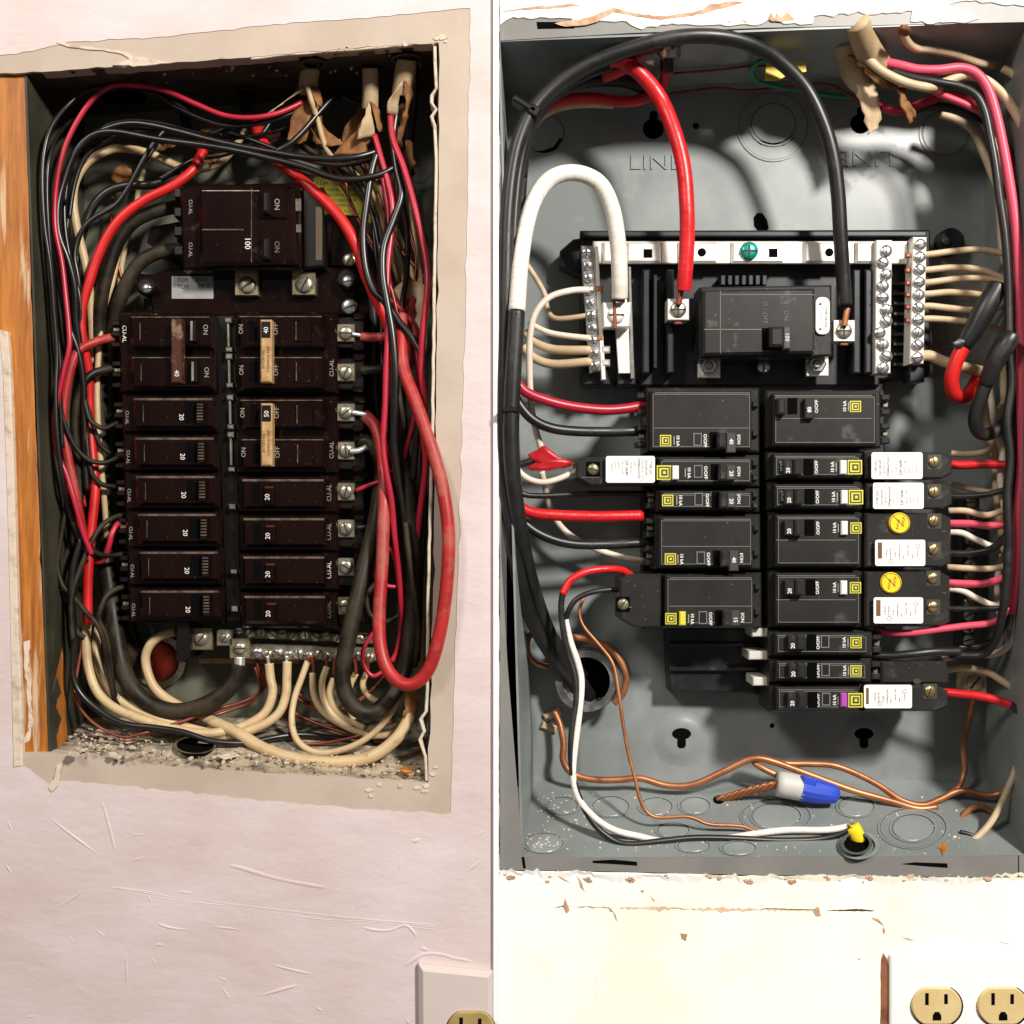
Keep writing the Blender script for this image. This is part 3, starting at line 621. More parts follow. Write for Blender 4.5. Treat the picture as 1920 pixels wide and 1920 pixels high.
for i, y in enumerate((600, 655, 668, 722, 745, 800, 815, 880, 950, 1072, 1142)):
    prism('bus_clip', rrect(427 + (y - 600) * .022, y, 12, 8 if i % 2 else 10), D(-112), -14, 0, M['zinc'], mp, bev=2)
for y0, y1 in ((602, 650), (672, 718), (748, 795), (822, 872)):
    prism('bus_bar', [(425 + (y0 - 600) * .022, y0), (429 + (y0 - 600) * .022, y0), (429 + (y1 - 600) * .022, y1), (425 + (y1 - 600) * .022, y1)], D(-116), -8, 0, M['zinc'], mp, bev=1)
for x, y, s in ((462, 532, 44), (569, 531, 44)):
    plate(x, y, s, -150, mp, M['brass_old'], 'lug_plate', 20); screw(x + 1, y + 2, 16, -130, 35 if x < 500 else 60, mp)
for x, y, r in ((272, 536, 17), (649, 522, 20)):
    prism('bolt_boss', circ(x, y, r, 18), D(-150), 0, 26, bd, mp, bev=5); screw(x + 3, y + 5, r * .55, -124, 10, mp, M['steel'], 'bolt')
screw(655, 487, 13, -140, 60, mp, M['zinc']); screw(655, 575, 15, -140, 20, mp, M['steel'])
prism('rating_label', rect(322, 518, 400, 560), D(-150), 0, 1.5, M['grey_label'], mp)
for s, x, y in (('FOR', 343, 525), ('BOX', 379, 524), ('TLM', 343, 538), ('1612', 382, 536)): text(s, x, y, 8, -148, M['print_black'], mp)

mb = thing('main_breaker', P(460, 510, -200), 'large brown main breaker marked 100 at top of brown panel', 'circuit breaker')
prism('body', [(336, 352), (358, 346), (562, 342), (566, 506), (342, 506)], D(-100), -110, 0, bp, mb, bev=5)
prism('face', [(372, 352), (552, 348), (556, 495), (374, 497)], D(-100), 0, 26, bp, mb, bev=7)
prism('side_block', [(566, 352), (606, 350), (608, 500), (568, 504)], D(-112), -90, 0, bd, mb, bev=4)
prism('rib', rect(378, 429, 456, 432), D(-74), 0, 2.5, M['rib_dust_glint'], mb, bev=1); prism('rib', rect(378, 356, 532, 359), D(-74), 0, 2.5, M['zinc'], mb, bev=1)
prism('rib', rect(470, 352, 472, 492), D(-74), 0, 2.5, M['rib_dust_glint'], mb, bev=1)
for y in (377, 463):
    prism('window_panel', rect(486, y - 28, 536, y + 32), D(-74), 0, 5, bp, mb, bev=2)
    prism('toggle', rect(490, y - 20, 505, y + 22), D(-69), 0, 16, bd, mb, bev=5)
text('ON', 519, 383, 10, -68, M['print_dim'], mb, -90); text('ON', 519, 463, 10, -68, M['print_faint'], mb, -90)
text('100', 464, 456, 11, -73, M['print_white'], mb, -90)
for y in (388, 468): text('CU-AL', 357, y, 7, -99, M['print_dim'], mb, -90)
for y in (362, 398, 434, 470): prism('terminal_jaw', rect(326, y - 10, 344, y + 8), D(-110), -60, 0, bd, mb, bev=2)
prism('trip_label', rect(592, 388, 604, 488), D(-112), 0, 1.5, M['dim_label'], mb); text('COMMON TRIP', 598, 440, 5, -110, M['print_brown'], mb, 90)
prism('clip', rect(555, 372, 564, 396), D(-100), 0, 5, M['zinc'], mb, bev=1); prism('clip', rect(555, 420, 564, 436), D(-100), 0, 5, M['zinc'], mb, bev=1)

ORDW = ['topmost', 'second', 'third', 'fourth', 'fifth', 'lowest']
def old_left(rows, label, amp):
    """rows: list of (top y, bottom y, x shift)"""
    y0 = rows[0][0] - 6; y1 = rows[-1][1]; k = rows[0][2]; k1 = rows[-1][2]
    b = thing('circuit_breaker', P(320, y1, -180), label, 'circuit breaker', 'brown breakers of the left column')
    prism('body', [(222 + k, y0), (400 + k, y0), (401 + k1, y1), (223 + k1, y1)], D(-110), -90, 0, bp, b, bev=4)
    for i, (t, u, s) in enumerate(rows):
        prism('face', [(242 + s, t), (394 + s, t), (396 + s, u - 8), (244 + s, u - 8)], D(-110), 0, 24, bp, b, bev=6)
        prism('top_rib', rect(245 + s, t + 1.5, 392 + s, t + (6 if amp == '20' else 4)), D(FD), 0, 1.6, M['rib_dust_glint'], b, bev=.8)
        prism('rib', rect(262 + s, t + 14, 263.2 + s, t + 46), D(FD), 0, 1.2, M['rib_dust_glint'], b)
        for q in (10, 30, 50): prism('terminal_fin', [(208 + s, t + q), (226 + s, t + q - 2), (226 + s, t + q + 9), (208 + s, t + q + 8)], D(-120), -50, 0, bd, b, bev=2)
        prism('jaw_metal', rect(212 + s, t + 22, 224 + s, t + 29), D(-128), -30, 0, M['brass_old'], b, bev=1)
        if amp == '20':
            prism('toggle_slot', rect(341 + s, t + 9, 361 + s, t + 47), D(FD), 0, 1.4, M['void'], b)
            prism('toggle', rect(361 + s, t + 8, 375 + s, t + 48), D(FD), 0, 15, bp, b, bev=4)
            for z in range(6): prism('grip_rib', rect(363 + s, t + 12 + z * 5.6, 374 + s, t + 14.5 + z * 5.6), D(FD + 15), 0, 1.6, M['rib_dust_glint'], b)
            text('20', 334 + s, t + 37, 9, FD + .8, M['print_white'], b, -90)
            text('CU-AL', 232 + s, t + 38, 6.5, -109, M['print_dim'] if i % 2 == 0 else M['print_faint'], b, -90)
        else:
            prism('toggle', rect(354 + s, t + 8, 366 + s, t + 48), D(FD), 0, 17, bd, b, bev=4)
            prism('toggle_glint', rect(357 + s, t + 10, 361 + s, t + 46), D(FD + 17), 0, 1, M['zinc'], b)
            text('ON', 385 + s, t + 26 + i * 4, 9, FD + .8, M['print_dim'], b, -90)
    if amp == '40':
        prism('tie_bar', rect(320, 597, 340, 718), D(FD), 0, 26, M['brown_handle'], b, bev=3); text('40', 331, 700, 9, FD + 26.6, M['print_white'], b, -90)
        text('CU-AL', 233, 626, 8, -109, M['print_white'], b, -90)
    return b
old_left([(592, 660, 0), (668, 736, 2)], 'brown double breaker with brown tie bar marked 40, left column of brown panel', '40')
for i, (t, u, s) in enumerate(((745, 811, 6), (819, 884, 8), (891, 956, 10), (962, 1028, 13), (1033, 1098, 16), (1106, 1168, 18))):
    old_left([(t, u, s)], 'brown single breaker marked 20, %s single in left column of brown panel' % ORDW[i], '20')

def old_right(rows, label, amp, g):
    y0 = rows[0][0] - 6; y1 = rows[-1][1]; k = rows[0][2]; k1 = rows[-1][2]
    b = thing('circuit_breaker', P(540, y1, -180), label, 'circuit breaker', 'brown breakers of the right column')
    prism('body', [(438 + k, y0), (632 + k * .2, y0), (634 + k1 * .2, y1), (439 + k1, y1)], D(-110), -90, 0, bp, b, bev=4)
    for i, (t, u, s, sy) in enumerate(rows):
        prism('face', [(446 + s, t), (607 + s * .6, t), (607 + s * .6, u - 8), (446 + s, u - 8)], D(-110), 0, 24, bp, b, bev=6)
        prism('top_rib', rect(448 + s, t + 1.5, 603 + s * .6, t + (6 if amp == '20' else 4)), D(FD), 0, 1.6, M['rib_dust_glint'], b, bev=.8)
        prism('terminal_block', [(632, t + 4), (672, t + 2), (684, t + 4), (684, u - 6), (632, u - 8)], D(-122), -70, 0, bd, b, bev=3)
        prism('terminal_fin', [(662, t - 4), (684, t - 4), (684, t + 6), (662, t + 6)], D(-112), -40, 0, bp, b, bev=2); prism('terminal_fin', [(662, u - 16), (684, u - 12), (680, u - 4), (662, u - 4)], D(-112), -40, 0, bp, b, bev=2)
        plate(648, sy, 33, -122, b, M['brass_old'] if (i + int(t)) % 3 == 0 else M['zinc'], h=9); screw(648, sy, 13, -113, (g * 37 + i * 61) % 180, b)
        prism('toggle_slot', rect(467 + s, t + 10, 481 + s, t + 48), D(FD), 0, 1.3, M['void'], b)
        if amp == '20':
            prism('toggle', rect(488 + s, t + 18, 507 + s, t + 50), D(FD), 0, 10, bp, b, bev=3); prism('toggle_cap', rect(490 + s, t + 15, 506 + s, t + 19), D(FD), 0, 11, M['brown_handle'], b, bev=1)
            text('20', 499 + s * .4, t + 35, 9, FD + 10.8, M['print_white'], b, 90)
            text('CU-AL', 619 - s * .2, t + 27, 8, -109, (M['print_white'], M['print_faint'], M['print_dim'], M['print_dim'])[g % 4], b, 90)
        else:
            prism('test_square', rect(555 + s * .6, t + 12, 585 + s * .6, t + 50), D(FD), 0, 4, bp, b, bev=2); prism('test_window', rect(554 + s * .6, t + 12, 556 + s * .6, t + 46), D(FD), 0, 5, M['rib_dust_glint'], b)
            text('ON', 452 + s, t + 26, 8.5, FD + .8, M['print_dim'], b, 90); text('OFF', 517 + s * .7, t + 26, 9, FD + .8, M['print_dim'], b, 90)
            if i == 1: text('CU-AL', 622, t + 22, 8, -109, M['print_dim'], b, 90)
    if amp != '20':
        t = rows[0][0]; s = rows[0][2]
        gb = prism('tie_bar', rect(488 + s * .3, t + 8, 509 + s * .3, t + 126), D(FD), 0, 26, M['gold_strip'], b, bev=3)
        prism('amp_tag', rect(490 + s * .3, t + 12, 507 + s * .3, t + 42), D(FD + 26), 0, 1, bd, gb); text(amp, 499 + s * .3, t + 28, 9, FD + 27.8, M['print_white'], gb, 90)
        text('INTERNAL', 494 + s * .3, t + 82, 5.5, FD + 26.8, M['print_brown'], gb, 90); text('COMMON TRIP', 503 + s * .3, t + 82, 5, FD + 26.8, M['print_brown'], gb, 90)
old_right([(591, 660, 0, 624), (668, 738, 1, 698)], 'brown double breaker with gold strip marked 40, top of right column', '40', 0)
old_right([(748, 812, 3, 773), (822, 888, 5, 845)], 'brown double breaker with gold strip marked 50, below the similar one marked 40', '50', 1)
for i, (t, u, s, sy) in enumerate(((897, 962, 6, 922), (970, 1034, 8, 991), (1042, 1107, 8, 1063), (1116, 1178, 10, 1136))):
    old_right([(t, u, s, sy)], 'brown single breaker marked 20, %s single in right column of brown panel' % (('topmost', 'second', 'third', 'lowest')[i]), '20', 2 + i)

nb = thing('neutral_bar', P(570, 1250, -200), 'long double row neutral bar with brass screws below the brown breakers', 'neutral bar')
prism('upper_bar', [(440, 1178), (705, 1190), (705, 1208), (440, 1196)], D(-165), -22, 0, M['brass_old'], nb, bev=2)
prism('lower_bar', [(470, 1206), (706, 1216), (706, 1240), (470, 1236)], D(-160), -26, 0, M['zinc'], nb, bev=2)
prism('back_strap', rect(372, 1234, 560, 1244), D(-210), -6, 0, M['gold_strip'], nb, bev=1)
prism('stand_off', [(330, 1160), (356, 1160), (356, 1236), (345, 1242), (330, 1240)], D(-120), -100, 0, bd, nb, bev=3)
for i in range(13):
    x = 448 + i * 20.6; screw(x, 1183 + i * 1.1 + (i % 2) * 3, 9.5, -165, (i * 47) % 180, nb, M['zinc'] if i % 3 else M['steel'])
for i in range(12):
    x = 482 + i * 19.2; screw(x, 1224 + i * .6 + (i % 2) * 3, 9.5, -160, (i * 71) % 180, nb, M['zinc'] if i % 4 else M['steel'])
for x, y, s in ((376, 1198, 42), (421, 1196, 30), (449, 1216, 38)):
    plate(x, y, s, -165, nb, M['brass_old'] if s != 30 else M['zinc'], 'lug', 24); screw(x, y, s * .3, -141, 50 if s != 38 else 5, nb)

# ================================================================== NEW PANEL devices
kp, kb = M['black_plastic'], M['black_base']
nm = thing('bus_assembly', P(1415, 720, -240), 'black bus carrier with plated cross bar at the top of the grey panel', 'bus assembly')
prism('carrier', [(1090, 432), (1745, 430), (1745, 706), (1650, 712), (1650, 724), (1200, 724), (1195, 716), (1090, 716)], D(-190), -58, 0, kb, nm, bev=4)
prism('back_lip', rect(1088, 432, 1738, 444), D(-190), 0, 30, kb, nm, bev=3)
prism('mount_ear', [(1050, 470), (1075, 448), (1100, 445), (1100, 520), (1080, 515), (1050, 500)], D(-200), -40, 0, kb, nm, bev=4)
prism('mount_ear', circ(1785, 452, 26, 18), D(-215), -30, 0, kb, nm, bev=5); screw(1774, 452, 9, -215, 30, nm, M['grey_handle'], 'mount_screw')
prism('back_spine', rect(1205, 716, 1660, 1180), D(-205), -46, 0, kb, nm, bev=4)
prism('lower_spine', [(1250, 1176), (1440, 1176), (1440, 1308), (1400, 1300), (1255, 1296)], D(-195), -56, 0, kb, nm, bev=4)
prism('lower_rib', rect(1256, 1205, 1424, 1214), D(-195), 0, 14, kp, nm, bev=2); prism('lower_rib', rect(1256, 1250, 1424, 1258), D(-195), 0, 14, kp, nm, bev=2)
for y, x in ((1186, 1410), (1229, 1404), (1278, 1412)): prism('bus_stab', rect(x, y - 8, 1440, y + 8), D(-104), -70, 0, M['plated_bar'], nm, bev=2)
cb = prism('cross_bar', rect(1112, 452, 1702, 494), D(-150), -8, 0, M['plated_bar'], nm, bev=2)
for x0, x1 in ((1130, 1165), (1175, 1240), (1272, 1345), (1372, 1470), (1508, 1568), (1605, 1640)): prism('raised_step', [(x0, 453), (x1, 453), (x1, 493), (x0, 493)], D(-150), 0, 9, M['plated_bar'], nm, bev=5)
for x, y in ((1215, 475), (1450, 474)): prism('square_hole', rrect(x, y, 16, 16), D(-141), 0, .8, M['void'], nm)
for x in (1316, 1555): prism('round_hole', circ(x, 473, 8, 14), D(-141), 0, .8, M['void'], nm)
screw(1405, 470, 17, -141, 0, nm, M['green_screw'], 'green_screw', True, 9)
for i, x in enumerate((1205, 1250, 1600, 1622)): prism('barrier', [(x, 505), (x + 14, 505), (x + 14, 700), (x, 700)], D(-190), 0, 50, kb, nm, bev=3)
prism('divider_wall', rect(1226, 515, 1232, 690), D(-190), 0, 64, kp, nm, bev=1)
for i in range(7): prism('cooling_rib', rect(1352 + i * 13, 516, 1360 + i * 13, 534), D(-190), 0, 40, kb, nm, bev=1)
for i in range(9): prism('cooling_rib', rect(1676, 528 + i * 19, 1708, 534 + i * 19), D(-190), 0, 24, kb, nm, bev=1)
for x, y in ((1330, 687), (1533, 684)):
    plate(x, y, 42, -160, nm, M['plated_bar'], 'bolt_plate', 12); prism('hex_nut', circ(x, y - 2, 18, 6), D(-148), 0, 12, M['steel'], nm, bev=3); prism('stud', circ(x, y - 2, 8, 12), D(-136), 0, 8, M['zinc'], nm, bev=2)
screw(1432, 687, 13, -160, 95, nm, M['steel'])

n1 = thing('neutral_bar', P(1108, 705, -190), 'tilted silver screw bar at far left of black bus carrier', 'neutral bar', 'screw bars of the grey panel')
prism('bar', [(1089, 460), (1113, 460), (1130, 694), (1106, 700)], D(-130), -26, 0, M['steel'], n1, bev=2); prism('side_rail', [(1115, 462), (1121, 462), (1136, 712), (1128, 712)], D(-128), -30, 0, M['plated_bar'], n1, bev=1)
prism('foot', [(1098, 694), (1138, 694), (1146, 722), (1092, 722)], D(-160), -60, 0, kb, n1, bev=3)
for i in range(10): screw(1100 + i * 1.75, 473 + i * 23.6, 10, -130, (i * 53) % 180, n1, M['steel'], cross=True)
for y in (541, 633): prism('wire_tip', rrect(1125, y, 12, 12), D(-130), -8, 4, M['copper'], n1, bev=3)
for y in (655, 680): prism('wire_tip', rrect(1136, y, 16, 13), D(-130), -8, 4, M['aluminium'], n1, bev=3)
n2 = thing('neutral_lug', P(1165, 715, -190), 'square plated lug on a bare flat bar, taking the white cable', 'lug')
prism('bar', [(1150, 555), (1175, 555), (1186, 700), (1160, 700)], D(-140), -10, 0, M['plated_bar'], n2, bev=1); prism('side_rail', [(1178, 500), (1183, 500), (1190, 710), (1183, 710)], D(-136), -20, 0, M['steel'], n2, bev=1)
prism('lug_block', [(1130, 567), (1184, 566), (1180, 613), (1132, 614)], D(-140), 0, 34, M['plated_bar'], n2, bev=2); screw(1156, 590, 16, -106, 0, n2, M['plated_bar'], cross=False)
prism('copper_strand', rrect(1153, 590, 6, 52, 3), D(-97), -4, 0, M['copper_dark'], n2, bev=1); prism('foot', rect(1158, 690, 1192, 722), D(-160), -60, 0, kb, n2, bev=3)
for x, y, lb in ((1272, 580, 'square plated main lug under the bright red cable'), (1583, 620, 'square plated main lug under the black looped cable')):
    t = thing('main_lug', P(x, y + 22, -150), lb, 'lug')
    plate(x, y, 40, -150, t, M['plated_bar'], 'lug_block', 44); screw(x, y, 15, -106, 0, t, M['zinc'], cross=True)
    tube('copper_strand', [(x + 6, y - 42, -96), (x + 3, y - 28, -96), (x, y - 8, -97)], 6, M['copper_dark'] if x < 1400 else M['copper'], t); prism('strand_end', rrect(x, y + 24, 16, 8), D(-112), -8, 0, M['copper_dark'], t, bev=2)
n3 = thing('neutral_bar', P(1660, 705, -190), 'white screw bar nearest the main breaker, right side of bus carrier', 'neutral bar', 'screw bars of the grey panel')
prism('bar', [(1643, 450), (1673, 450), (1670, 700), (1641, 700)], D(-125), -40, 0, M['plated_bar'], n3, bev=2)
for i in range(11): screw(1657 + (5 if i % 3 != 1 else -1) - (6 if i in (3, 7, 8) else 0), 470 + i * 22, 11.5, -125, (i * 67 + 90) % 180, n3, M['steel'])
n4 = thing('neutral_bar', P(1724, 690, -190), 'white screw bar with wires entering from the right in grey panel', 'neutral bar', 'screw bars of the grey panel')
prism('bar', [(1712, 444), (1738, 444), (1732, 682), (1706, 682)], D(-125), -40, 0, M['plated_bar'], n4, bev=2); prism('foot', rect(1706, 682, 1734, 716), D(-150), -40, 0, kb, n4, bev=2)
for i in range(10): screw(1726 - i * .6, 458 + i * 23.6, 11, -125, (i * 59 + 20) % 180, n4, M['steel'])
for i, y in enumerate((478, 506, 530, 552, 575, 600)): prism('wire_tip', rrect(1703, y, 9, 9), D(-132), -6, 3, M['copper_dark'], n4, bev=2)
n5 = thing('ground_bar', P(1820, 1215, -220), 'dark ground bar with clear screws behind right hand branch wires', 'ground bar')
prism('bar', [(1806, 928), (1838, 928), (1832, 1215), (1804, 1215)], D(-170), -50, 0, M['grey_handle'], n5, bev=3)
for i in range(12): screw(1821 - i * .5, 942 + i * 23.5, 11, -170, (i * 83) % 180, n5, M['steel'] if i in (4, 5, 9, 10, 11) else M['zinc'])
gl = thing('ground_lug', P(1829, 1300, -230), 'square lug with slotted screw low right in grey panel', 'lug')
plate(1829, 1278, 44, -225, gl, M['tan_wire'], 'lug_block', 40); screw(1829, 1280, 16, -185, 50, gl, M['tan_wire'])

mn = thing('main_breaker', P(1435, 672, -190), 'black main breaker marked 100 in grey panel', 'circuit breaker')
prism('body', [(1312, 538), (1560, 534), (1560, 668), (1312, 672)], D(-100), -80, 0, kp, mn, bev=4)
prism('face', [(1318, 543), (1528, 540), (1528, 662), (1318, 666)], D(-100), 0, 22, kp, mn, bev=5)
prism('score_line', rect(1320, 617, 1428, 618.5), D(-78), 0, 1, M['clear_line'], mn); prism('score_line', rect(1350, 552, 1527, 553.2), D(-78), 0, 1, M['clear_line'], mn); prism('score_line', rect(1350, 545, 1351.2, 662), D(-78), 0, 1, M['clear_line'], mn)
prism('toggle_slot', rect(1429, 615, 1468, 656), D(-78), 0, 1.4, M['void'], mn); prism('toggle', rect(1444, 612, 1470, 650), D(-78), 0, 24, kp, mn, bev=5); prism('toggle_tag', rect(1468, 611, 1484, 655), D(-78), 0, 18, M['grey_handle'], mn, bev=3)
text('100', 1476, 632, 8, -59, M['print_white'], mn, -90); text('O / OFF', 1434, 586, 9, -77, M['print_faint'], mn, -90); text('I / ON', 1474, 585, 9, -77, M['print_faint'], mn, -90)
prism('gauge_label', rounded(1529, 557, 1556, 627, 11), D(-100), 0, 6, M['white_label'], mn, bev=1)
text('STRIP GAUGE', 1549, 594, 4.6, -93.4, M['print_black'], mn, -90); text('5/8 - 3/4', 1540, 592, 3.6, -93.4, M['print_dim'], mn, -90)
for y in (569, 616): prism('gauge_arrow', [(1535, y + 3), (1541, y + 3), (1538, y - 3)], D(-94), 0, .6, M['print_black'], mn)

FB = -62
LBL = (('TYPE QO', 4.6), ('QO120CAFI', 4.2), ('LISTED AS', 3.6), ('COMBINATION', 4.2), ('AFCI', 3.6), ('ISSUE NO.', 3.6), ('DP-3640', 6.0), ('HACR TYPE', 3.6), ('60HZ', 3.2), ('AUTO', 3.2), ('NOTE C', 3.6))
def sticker(x0, y0, x1, y1, parent, ang, kind=0):
    s = prism('label_sheet', rounded(x0, y0, x1, y1, 4, 3), D(FB), 0, 1.0, M['white_label'], parent)
    cy = (y0 + y1) / 2; wd = (x1 - x0) - 12; tot = sum(h for _, h in LBL) + 3.2 * len(LBL); x = 0
    ink = M['print_dim'] if kind == 0 else M['print_faint']
    if kind == 0:
        for t, h in LBL:
            px = (x0 + 6 + (x + h / 2) * wd / tot) if ang > 0 else (x1 - 6 - (x + h / 2) * wd / tot)
            text(t, px, cy + (3 if len(t) > 5 else 9) * (1 if ang > 0 else -1), h * .95, FB + 1.5, M['print_black'] if h > 4 else M['print_dim'], s, ang)
            x += h + 3.2
        for px, py in (((x0 + 25, y1 - 9), (x0 + 25, y0 + 8)) if ang > 0 else ((x1 - 25, y0 + 9), (x1 - 25, y1 - 8))): ring('seal', px, py, 3.6, 4.4, D(FB), 1.0, 1.4, M['print_grey'], s, n=14)
    else:
        prism('brand_strip', rect(x0 + 5, y0 + 5, x0 + 13, y1 - 14) if kind == 1 else rect(x0 + 4, y0 + 6, x0 + 9, y1 - 8), D(FB), 1.0, 1.5, M['print_brown'], s)
        for t, q, o, h in (('TYPE QO', 22, 0, 3.4), ('QO220CAFI', 29, 2, 3.4), ('LISTED', 38, 4, 3.2), ('COMBINATION', 46, 0, 3.4), ('AFCI', 53, 8, 3.2), ('HACR TYPE', 62, -4, 3.4), ('60HZ', 70, 6, 3.2), ('NOTE C', 80, 0, 3.4)):
            text(t, x0 + q * (x1 - x0) / 94, cy + o, h * .85, FB + 1.5, M['print_brown'], s, 90)
        ring('seal', x0 + 30, y1 - 9, 3.2, 4.4, D(FB), 1.0, 1.4, M['print_grey'], s, n=14); ring('seal', x1 - 14, y0 + 12, 3.2, 4.4, D(FB), 1.0, 1.4, M['print_grey'], s, n=14)
def logo(x, y, s, parent, ang):
    q = prism('logo_tag', rrect(x, y, s, s), D(FB), 0, 1.2, M['logo_yellow'], parent)
    def fr(a, b): sheet('logo_square', rrect(x, y, a, a), [rrect(x, y, b, b)], D(FB), 1.2, 1.8, M['print_black'], q)
    fr(s * .82, s * .66); prism('logo_square', rrect(x + (s * .03), y, s * .42, s * .42), D(FB), 1.2, 1.8, M['print_black'], q); prism('logo_core', rrect(x + s * .03, y, s * .2, s * .2), D(FB), 1.8, 2.2, M['logo_yellow'], q)
def qo(side, x0, x1, y0, y1, ry, amp, label, long_to=None, sheets=(), dots=(), tab=None, screws=(), poles=1, rows=None):
    """black breaker; ry = y of its printed row; side -1 left column, 1 right column"""
    b = thing('circuit_breaker', P((x0 + x1) / 2, y1, -160), label, 'circuit breaker', 'black breakers of the %s column' % ('left' if side < 0 else 'right'))
    a = -90 if side < 0 else 90
    prism('body', rect(x0, y0, x1, y1), D(-86), -100, 0, kp, b, bev=4)
    if side < 0:
        prism('face', [(x0 + 8, y0 + 5), (x1 - 14, y0 + 5), (x1 - 14, y1 - 4), (x0 + 8, y1 - 4)], D(-86), 0, 24, kp, b, bev=5)
        e0 = x1 - 12
        for q in (.25, .7): prism('stab_hook', rect(x1 - 13, y0 + (y1 - y0) * q - 5, x1 - 2, y0 + (y1 - y0) * q + 6), D(-86), 0, 12, kp, b, bev=2)
    else:
        prism('face', [(x0 + 14, y0 + 5), (x1 - 8, y0 + 5), (x1 - 8, y1 - 4), (x0 + 14, y1 - 4)], D(-86), 0, 24, kp, b, bev=5)
    prism('score_line', rect(x0 + 16, y0 + 9, x1 - 18, y0 + 10.2), D(FB), 0, .9, M['clear_line'], b)
    fx0, fx1 = (x0 + 14, x1 - 20) if side < 0 else (x0 + 20, x1 - 14)
    sheet('face_edge_glint', rect(fx0 - 2, y0 + 12, fx1 + 2, y1 - 10), [rect(fx0 - 1, y0 + 13, fx1 + 1, y1 - 11)], D(FB), 0, .5, M['clear_line'], b)  # pale frame painting in the light caught along the face edges
    if y1 - y0 > 80:
        ym = ry - 24 if side < 0 else ry + 22
        prism('score_line', rect(x0 + 14, ym, x1 - 18, ym + 1.2), D(FB), 0, .9, M['clear_line'], b)
    # terminals
    tx0, tx1 = ((x0 - 17, x0) if side < 0 else (x1, x1 + 17))
    if long_to is None:
        for k in range(poles * 2):
            yy = y0 + (y1 - y0) * (k + .5) / (poles * 2)
            prism('terminal_fin', rect(tx0, yy - 6, tx1, yy + 5), D(-96), -60, 0, kp, b, bev=2)
        for k in range(poles):
            yy = y0 + (y1 - y0) * (k + .5) / poles
            prism('terminal_clamp', rect(tx0 + 3, yy - 5, tx1 - 3, yy + 5), D(-108), -20, 0, M['zinc'], b, bev=2)
    else:
        u0, u1 = (long_to, x0) if side < 0 else (x1, long_to)
        if side < 0: q = [(u0, y0 + 14), (u0 + 14, y0 + 4), (u1, y0 + 2), (u1, y1 - 2), (u0 + 26, y1 - 2), (u0, y1 - 16)]
        else: q = [(u0, y0 + 2), (u1 - 18, y0 + 2), (u1, y0 + 12), (u1, y1 - 12), (u1 - 20, y1 - 2), (u0, y1 - 2)]
        prism('extension', q, D(-72), -110, 0, kp, b, bev=4)
        prism('score_line', rect(u0 + 10, (y0 + y1) / 2 + 12, u0 + (u1 - u0) * .3, (y0 + y1) / 2 + 13), D(-72), 0, 1, M['clear_line'], b)
    for sx, sy, mm in screws:
        prism('terminal_pocket', rrect(sx, sy, 26, 28), D(-72), 0, .8, M['void'] if side < 0 else M['grey_handle'], b); screw(sx, sy, 11, -72, (sx * 7 + sy * 3) % 180, b, mm, h=6)
    # printed row
    rows = rows or ((x0 + 35, x0 + 60, x0 + 96, x0 + 112, x0 + 132, x0 + 156, x0 + 176) if side < 0 else (x1 - 46, x1 - 70, None, x0 + 92, x0 + 62, x0 + 38, x0 + 28))
    lg, ka, win, off_, slot, tag, on_ = rows
    big = 27 if tab else 21
    logo(lg, ry, big if y1 - y0 < 80 else 21, b, a)
    if ka: text('10 kA', ka, ry, 6.2, FB + .7, M['print_white'], b, a, bold=.02); prism('rating_bar', rect(ka - (8 if side < 0 else -6), ry - 8, ka - (6 if side < 0 else -8), ry + 8), D(FB), 0, .7, M['print_dim'], b)
    if tab: prism('test_tab', rrect(lg + (22 if side < 0 else -21), ry, 12, 26), D(FB), 0, 9, tab, b, bev=2)
    if win:
        sheet('indicator_window', rrect(win, ry - 2, 16, 24), [rrect(win, ry - 2, 12, 20)], D(FB), 0, 2, M['clear_line'], b); prism('window_pane', rrect(win, ry - 2, 12, 20), D(FB), 0, .8, kb, b)
    if off_: text('O/OFF', off_, ry, 6.2, FB + .7, M['print_white'], b, a, bold=.02)
    prism('toggle_slot', rrect(slot, ry - 1, 18, 30), D(FB), 0, 1.4, M['void'], b)
    prism('toggle', rrect(slot + (14 if side < 0 else -20), ry, 16, 30), D(FB), 0, 20, kp, b, bev=4)
    prism('toggle_tag', rrect(tag, ry + (4 if poles > 1 else 0), 18, 38 if poles > 1 else 28), D(FB), 0, 14, M['grey_handle'] if side < 0 else kp, b, bev=2)
    text(amp, tag, ry + (2 if side < 0 else 6), 7.5, FB + 14.8, M['print_white'], b, a, bold=.02)
    if on_: text('I/ON', on_, ry - 2, 6.2, FB + .7, M['print_white'], b, a, bold=.02)
    for r in sheets: sticker(*r[:4], b, a, r[4])
    for cx, cy in dots:
        dt = prism('test_button', circ(cx, cy, 20, 24), D(-72), 0, 5, M['sticker_yellow'], b, bev=1.5); ring('button_rim', cx, cy, 17.4, 18.4, D(-72), 5, 5.5, M['print_brown'], dt)
        text('AVOF', cx + 7, cy - 3, 5.2, -66.3, M['print_brown'], dt, 80); text('AXOZ', cx - 3, cy + 2, 5, -66.3, M['print_brown'], dt, 80); prism('scratch', rrect(cx - 2, cy - 4, 30, 1, -45), D(-72), 5, 5.6, M['print_brown'], dt)
    return b
BR_ = M['brass']; WT = M['white_label']
qo(-1, 1212, 1424, 727, 848, 826, '40', 'black double breaker marked 40, top of left column in grey panel', poles=2, rows=(1248, 1271, 1308, 1322, 1340, 1371, 1385))
